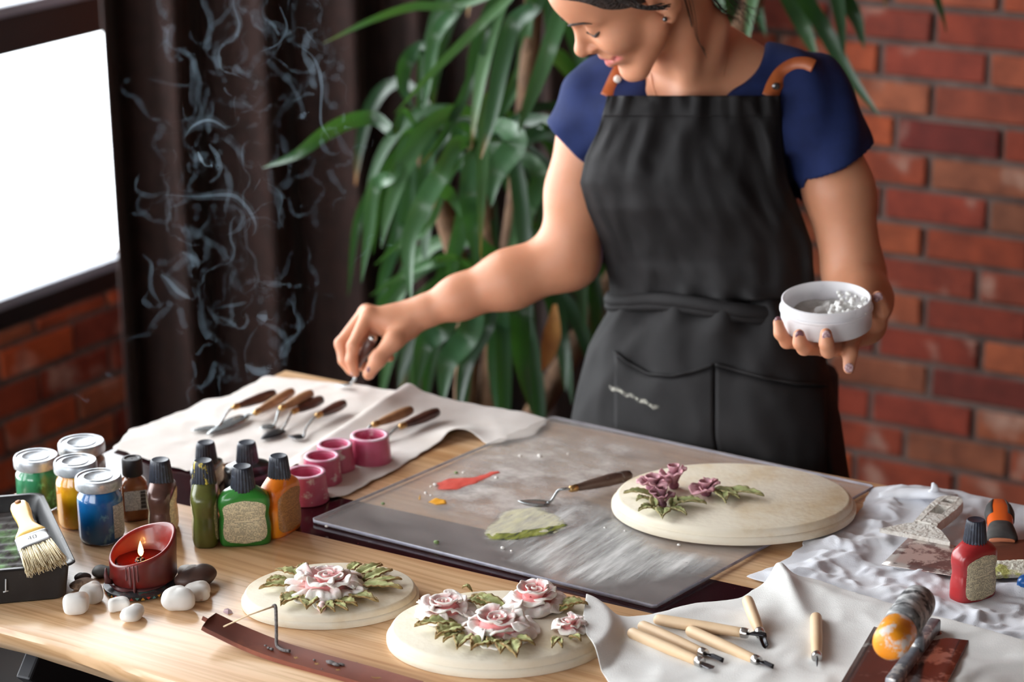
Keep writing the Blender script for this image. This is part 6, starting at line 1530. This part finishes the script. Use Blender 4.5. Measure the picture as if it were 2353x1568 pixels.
# ---------------- legs behind the table
m_trs = mat('dark_trousers', (30, 32, 40), .85); m_shoe = mat('black_shoe', (24, 24, 26), .5)
hipc = D(1625, 940, 3.24)
for s in (-1, 1):
    h0 = hipc + Vector((.075*s+.01, .05, 0)); k0 = Vector((h0.x, h0.y+.01, .46)); f0 = Vector((h0.x, h0.y+.03, .07))
    MB().tube(spline([h0+Vector((0, 0, .05)), h0.lerp(k0, .5), k0, k0.lerp(f0, .5), f0], 4), [.075, .076, .077, .077, .076, .075, .074, .075, .07, .066, .062, .06, .058, .056, .054, .053, .052][:17], 16).build('trouser_leg', m_trs, person)
    fw_ = (Vector((0, -1, 0)) + Vector(AX)*.12*s).normalized(); sd_ = Vector((-fw_.y, fw_.x, 0)); c0 = Vector((f0.x, f0.y, 0))
    MB().loft([[c0+fw_*x+sd_*(w*math.cos(2*PI*j/14))+Vector((0, 0, max(0.001, h*.5+h*.5*math.sin(2*PI*j/14)))) for j in range(14)] for x, w, h in ((-.06, .02, .05), (-.05, .034, .085), (0, .04, .095), (.06, .042, .075), (.12, .044, .055), (.16, .034, .045), (.178, .014, .03))]).build('shoe', m_shoe, person)

# ================================================================== tub of putty in the hand
jc = D(1899, 752, jd+.002)
tub = thing('putty_tub', 'open white plastic tub of putty resting on the fingertips', 'tub', jc); tub.rotation_euler = (0, 0, facing(jc))
r_ = 104/F*jd; hh = .038
Mt = Matrix.Rotation(.10, 4, 'X') @ Matrix.Rotation(-.03, 4, 'Y')
m_tub = mat('milky_white_plastic', (224, 222, 224), .4, (212, 210, 214), 20, c3=(188, 186, 192), scale3=70, lo3=.64, hi3=.7, sss=.3, sssr=(1, 1, 1), sssd=.01)
MB().lathe([(.001, 0), (r_*.9, 0), (r_*.985, .003), (r_*1.0, .008), (r_*1.0, hh*.62), (r_*1.03, hh*.66), (r_*1.03, hh*.72), (r_*.985, hh*.75), (r_*.985, hh), (r_*.955, hh+.0008), (r_*.94, hh), (r_*.93, .012)], 56, cap=False).xf(Mt).build('wall', m_tub, tub, angle=.8)
rows = []
for i in range(15):
    rr = r_*.935*i/14; rows.append([(rr*math.cos(2*PI*j/48), rr*math.sin(2*PI*j/48), .016+.009*wr(Vector((rr*math.cos(2*PI*j/48)+.3, rr*math.sin(2*PI*j/48))), 38, 3, 3)+.006*(math.cos(2*PI*j/48)*rr/r_)) for j in range(48)])
MB().grid(rows, True).xf(Mt).build('putty', mat('white_putty', (232, 230, 228), .7, (206, 204, 200), 60, bumps=(260, .8, .004)), tub)
mb = MB(); rg = random.Random(2)
for k in range(70):
    a = rg.uniform(-1.6, 1.4); rr = r_*rg.uniform(.1, .85); s_ = rg.uniform(.0015, .0045); mb.ball((rr*math.cos(a)+.006, rr*math.sin(a)-.004, .026+rg.uniform(0, .006)), (s_, s_*rg.uniform(.7, 1.2), s_*.8), 7, 5)
o = mb.xf(Mt).build('putty_crumbs', mat('white_putty_crumb', (240, 239, 236), .75), tub); o['kind'] = 'stuff'
# ================================================================== small palette knife held over the linen
ka, kb, kc = D(858, 776, hd-.024), D(818, 846, hd-.01), P(806, 884, T+.012)
t = thing('palette_knife', 'small palette knife held between finger and thumb above the linen', 'palette knife', kc); o_ = Vector(kc)
dirk = (kb-ka).normalized()
MB().tube([ka-o_, ka+dirk*.003-o_, ka+dirk*.015-o_, kb-o_], [.004, .0072, .0076, .0045], 14).build('handle', m_kh1, t)
MB().tube([ka-dirk*.003-o_, ka-dirk*.001-o_, ka+dirk*.004-o_], [.002, .0055, .0073], 14).build('end_cap', m_fer, t)
sp_ = spline([kb, D(817, 864, hd-.006), D(813, 875, hd), kc], 5); MB().tube([p-o_ for p in sp_], [.0035]+[.0022]*(len(sp_)-1), 8).build('shank', m_kbl, t)
p1 = P(770, 886, T+.008); Mx = Matrix.Translation(-o_) @ frame_of(Vector(kc), p1); Lb_ = (p1-kc).length
MB().grid([[(Lb_*v, .006*math.sin(PI*min(1, .15+.85*v)**.8)*u, .0004*(1-u*u)) for u in (-1, -.5, 0, .5, 1)] for v in [i/10 for i in range(11)]]).xf(Mx).build('blade', m_kbl, t, solid=.0006)
# ================================================================== incense smoke
def smoke_mat(name, dens):
    m, nd, lk, p = new_mat(name); nd.remove(p); out = nd['Material Output']
    v = N(nd, 'ShaderNodeVolumeScatter'); v.inputs['Color'].default_value = (.62, .82, 1, 1); v.inputs['Density'].default_value = dens; v.inputs['Anisotropy'].default_value = .25
    lk.new(v.outputs[0], out.inputs['Volume']); return m
sm_rng = random.Random(77)
def curl(x, y, s=.006, seed=0):
    e = .5; f = lambda a, b: noise.noise(Vector((a*s, b*s, seed))) + .5*noise.noise(Vector((a*s*2.3, b*s*2.3, seed+5)))
    return (f(x, y+e)-f(x, y-e))/(2*e), -(f(x+e, y)-f(x-e, y))/(2*e)
DENSE, MID, THIN = MB(), MB(), MB()
def wisp(mb, pts, r, flat=.4, amp=4, n=6, seed=0, soft=None):
    px = spline([(x, y, d) for x, y, d in pts], n); out = []
    for i, q in enumerate(px): out.append(Vector(D(q.x+amp*nz(i*.35, seed), q.y+amp*nz(i*.35, seed+30), q.z)))
    m_ = len(out); rad = [r*(math.sin(PI*min(1, max(0.03, (i+.5)/m_)))**.6)*(1+.45*nz(i*.13, seed+60)) for i in range(m_)]
    for _ in range(3): out = [out[0]] + [(out[i-1]+out[i]*2+out[i+1])/4 for i in range(1, m_-1)] + [out[-1]]
    lim = []
    for i in range(m_):                                       # no tube thicker than its bend allows, so it never folds into itself
        a, b = out[max(i-1, 0)]-out[max(i-2, 0)] if i > 1 else out[1]-out[0], out[min(i+1, m_-1)]-out[i] if i < m_-1 else out[-1]-out[-2]
        ang = a.angle(b, 0) if a.length > 1e-7 and b.length > 1e-7 else 0
        lim.append(.42*max((out[min(i+1, m_-1)]-out[max(i-1, 0)]).length, 1e-4)/max(ang, .02))
    lim = [min(lim[max(0, i-2):i+3]) for i in range(m_)]
    rad = [max(min(x, l), .0003) for x, l in zip(rad, lim)]
    mb.tube(out, rad, 8, flat=flat, up=(sm_rng.uniform(-1, 1), sm_rng.uniform(-1, 1), .3))
    if soft is not None: soft.tube(out, [min(x*2.2, l) for x, l in zip(rad, lim)], 8, flat=flat, up=(.3, -.6, .3))
def w2(mb, pts, r, d=2.78, **k): wisp(mb, [(x, y, d) for x, y in pts], r, seed=sm_rng.random()*50, **k)
# rising thread from the ember, in front of the bottles
tipd = proj(s1)[2]
w2(THIN, [(632, 1390), (636, 1340), (628, 1290), (640, 1262), (662, 1232), (648, 1210), (628, 1230)], .0022, tipd, flat=.8, amp=2)
w2(THIN, [(600, 1268), (640, 1236), (655, 1214), (640, 1170), (655, 1110), (640, 1060), (600, 1030), (560, 1060), (590, 1085)], .003, tipd+.03, amp=4)
w2(THIN, [(655, 1215), (630, 1140), (600, 1080), (560, 1045), (590, 1000), (640, 940), (620, 890)], .003, tipd+.1)
# wisps read off the photograph
for pts, r, mb in [
 ([(500, 728), (527, 738), (545, 754), (562, 752), (570, 733), (562, 719)], .0034, DENSE), ([(372, 630), (390, 650), (418, 676), (448, 688), (440, 660)], .0045, DENSE), ([(470, 700), (492, 726), (500, 745), (488, 756)], .005, MID),
 ([(490, 712), (540, 700), (580, 690), (548, 665), (590, 640), (606, 668)], .0055, MID), ([(380, 448), (455, 452), (533, 448), (565, 474), (588, 515), (580, 546)], .0032, DENSE), ([(424, 316), (448, 285), (486, 276), (522, 298)], .004, DENSE),
 ([(340, 758), (370, 722), (400, 697)], .0055, MID), ([(436, 928), (430, 900), (450, 884), (468, 904)], .005, MID), ([(506, 920), (503, 872), (518, 850), (502, 838)], .004, MID), ([(562, 838), (594, 856), (632, 848), (600, 846)], .006, DENSE), ([(570, 872), (562, 806), (576, 776), (596, 742)], .0035, MID),
 ([(673, 97), (721, 133), (742, 200), (736, 279), (762, 320)], .0065, MID), ([(660, 180), (690, 230), (700, 280), (688, 275)], .006, MID), ([(690, 262), (706, 280), (700, 258)], .007, DENSE), ([(770, 290), (790, 340), (810, 358)], .006, MID), ([(610, 420), (650, 450), (640, 500), (656, 530)], .004, MID), ([(640, 10), (660, 60), (640, 100), (600, 120)], .005, MID),
 ([(330, 180), (400, 195), (450, 200), (478, 250)], .003, MID), ([(420, 240), (425, 270), (450, 290)], .003, MID), ([(480, 330), (500, 360), (505, 400), (480, 420)], .008, MID), ([(455, 350), (470, 380), (490, 380)], .008, DENSE), ([(330, 585), (350, 610), (345, 660), (370, 700)], .006, MID), ([(420, 580), (450, 600), (455, 625), (440, 600)], .005, DENSE),
 ([(600, 740), (640, 760), (665, 800), (640, 830), (618, 805)], .0065, MID), ([(590, 725), (620, 735), (632, 728)], .007, DENSE), ([(320, 400), (310, 430), (340, 450), (380, 440)], .005, MID), ([(300, 490), (320, 492), (345, 480)], .004, MID), ([(520, 540), (545, 530), (560, 500), (540, 470)], .006, MID), ([(240, 858), (255, 866), (262, 880)], .004, MID), ([(170, 905), (210, 930), (200, 915)], .004, MID)]:
    w2(mb, pts, r, 2.88+sm_rng.uniform(-.06, .08), soft=THIN if mb is DENSE else None)
for k in range(115):
    if k < 78: x, y = 330+sm_rng.random()**.9*330, sm_rng.uniform(60, 900)
    else: x, y = sm_rng.uniform(560, 820), sm_rng.uniform(0, 640)
    if y > 780: x = sm_rng.uniform(420, 640)
    p_ = []; sd = 3+(k % 4); L = sm_rng.randint(8, 18)
    for i in range(L):
        p_.append((x, y)); u, v = curl(x, y, .011, sd); g = 1/max(.004, math.hypot(u, v)); x += u*g*17; y += v*g*17-6
    w2(THIN if k % 3 else MID, p_, sm_rng.uniform(.0025, .0075), 2.9+sm_rng.uniform(-.1, .15), amp=3, flat=sm_rng.uniform(.2, .6))
so = DENSE.build('smoke', smoke_mat('dense_smoke', 20)); tag(so, 'curling blue-white incense smoke rising in front of the dark curtain', 'smoke', kind='stuff')
o = MID.build('wisp', smoke_mat('wispy_smoke', 6.5), so); o['kind'] = 'stuff'
o = THIN.build('faint_wisp', smoke_mat('faint_smoke', 4.2), so); o['kind'] = 'stuff'
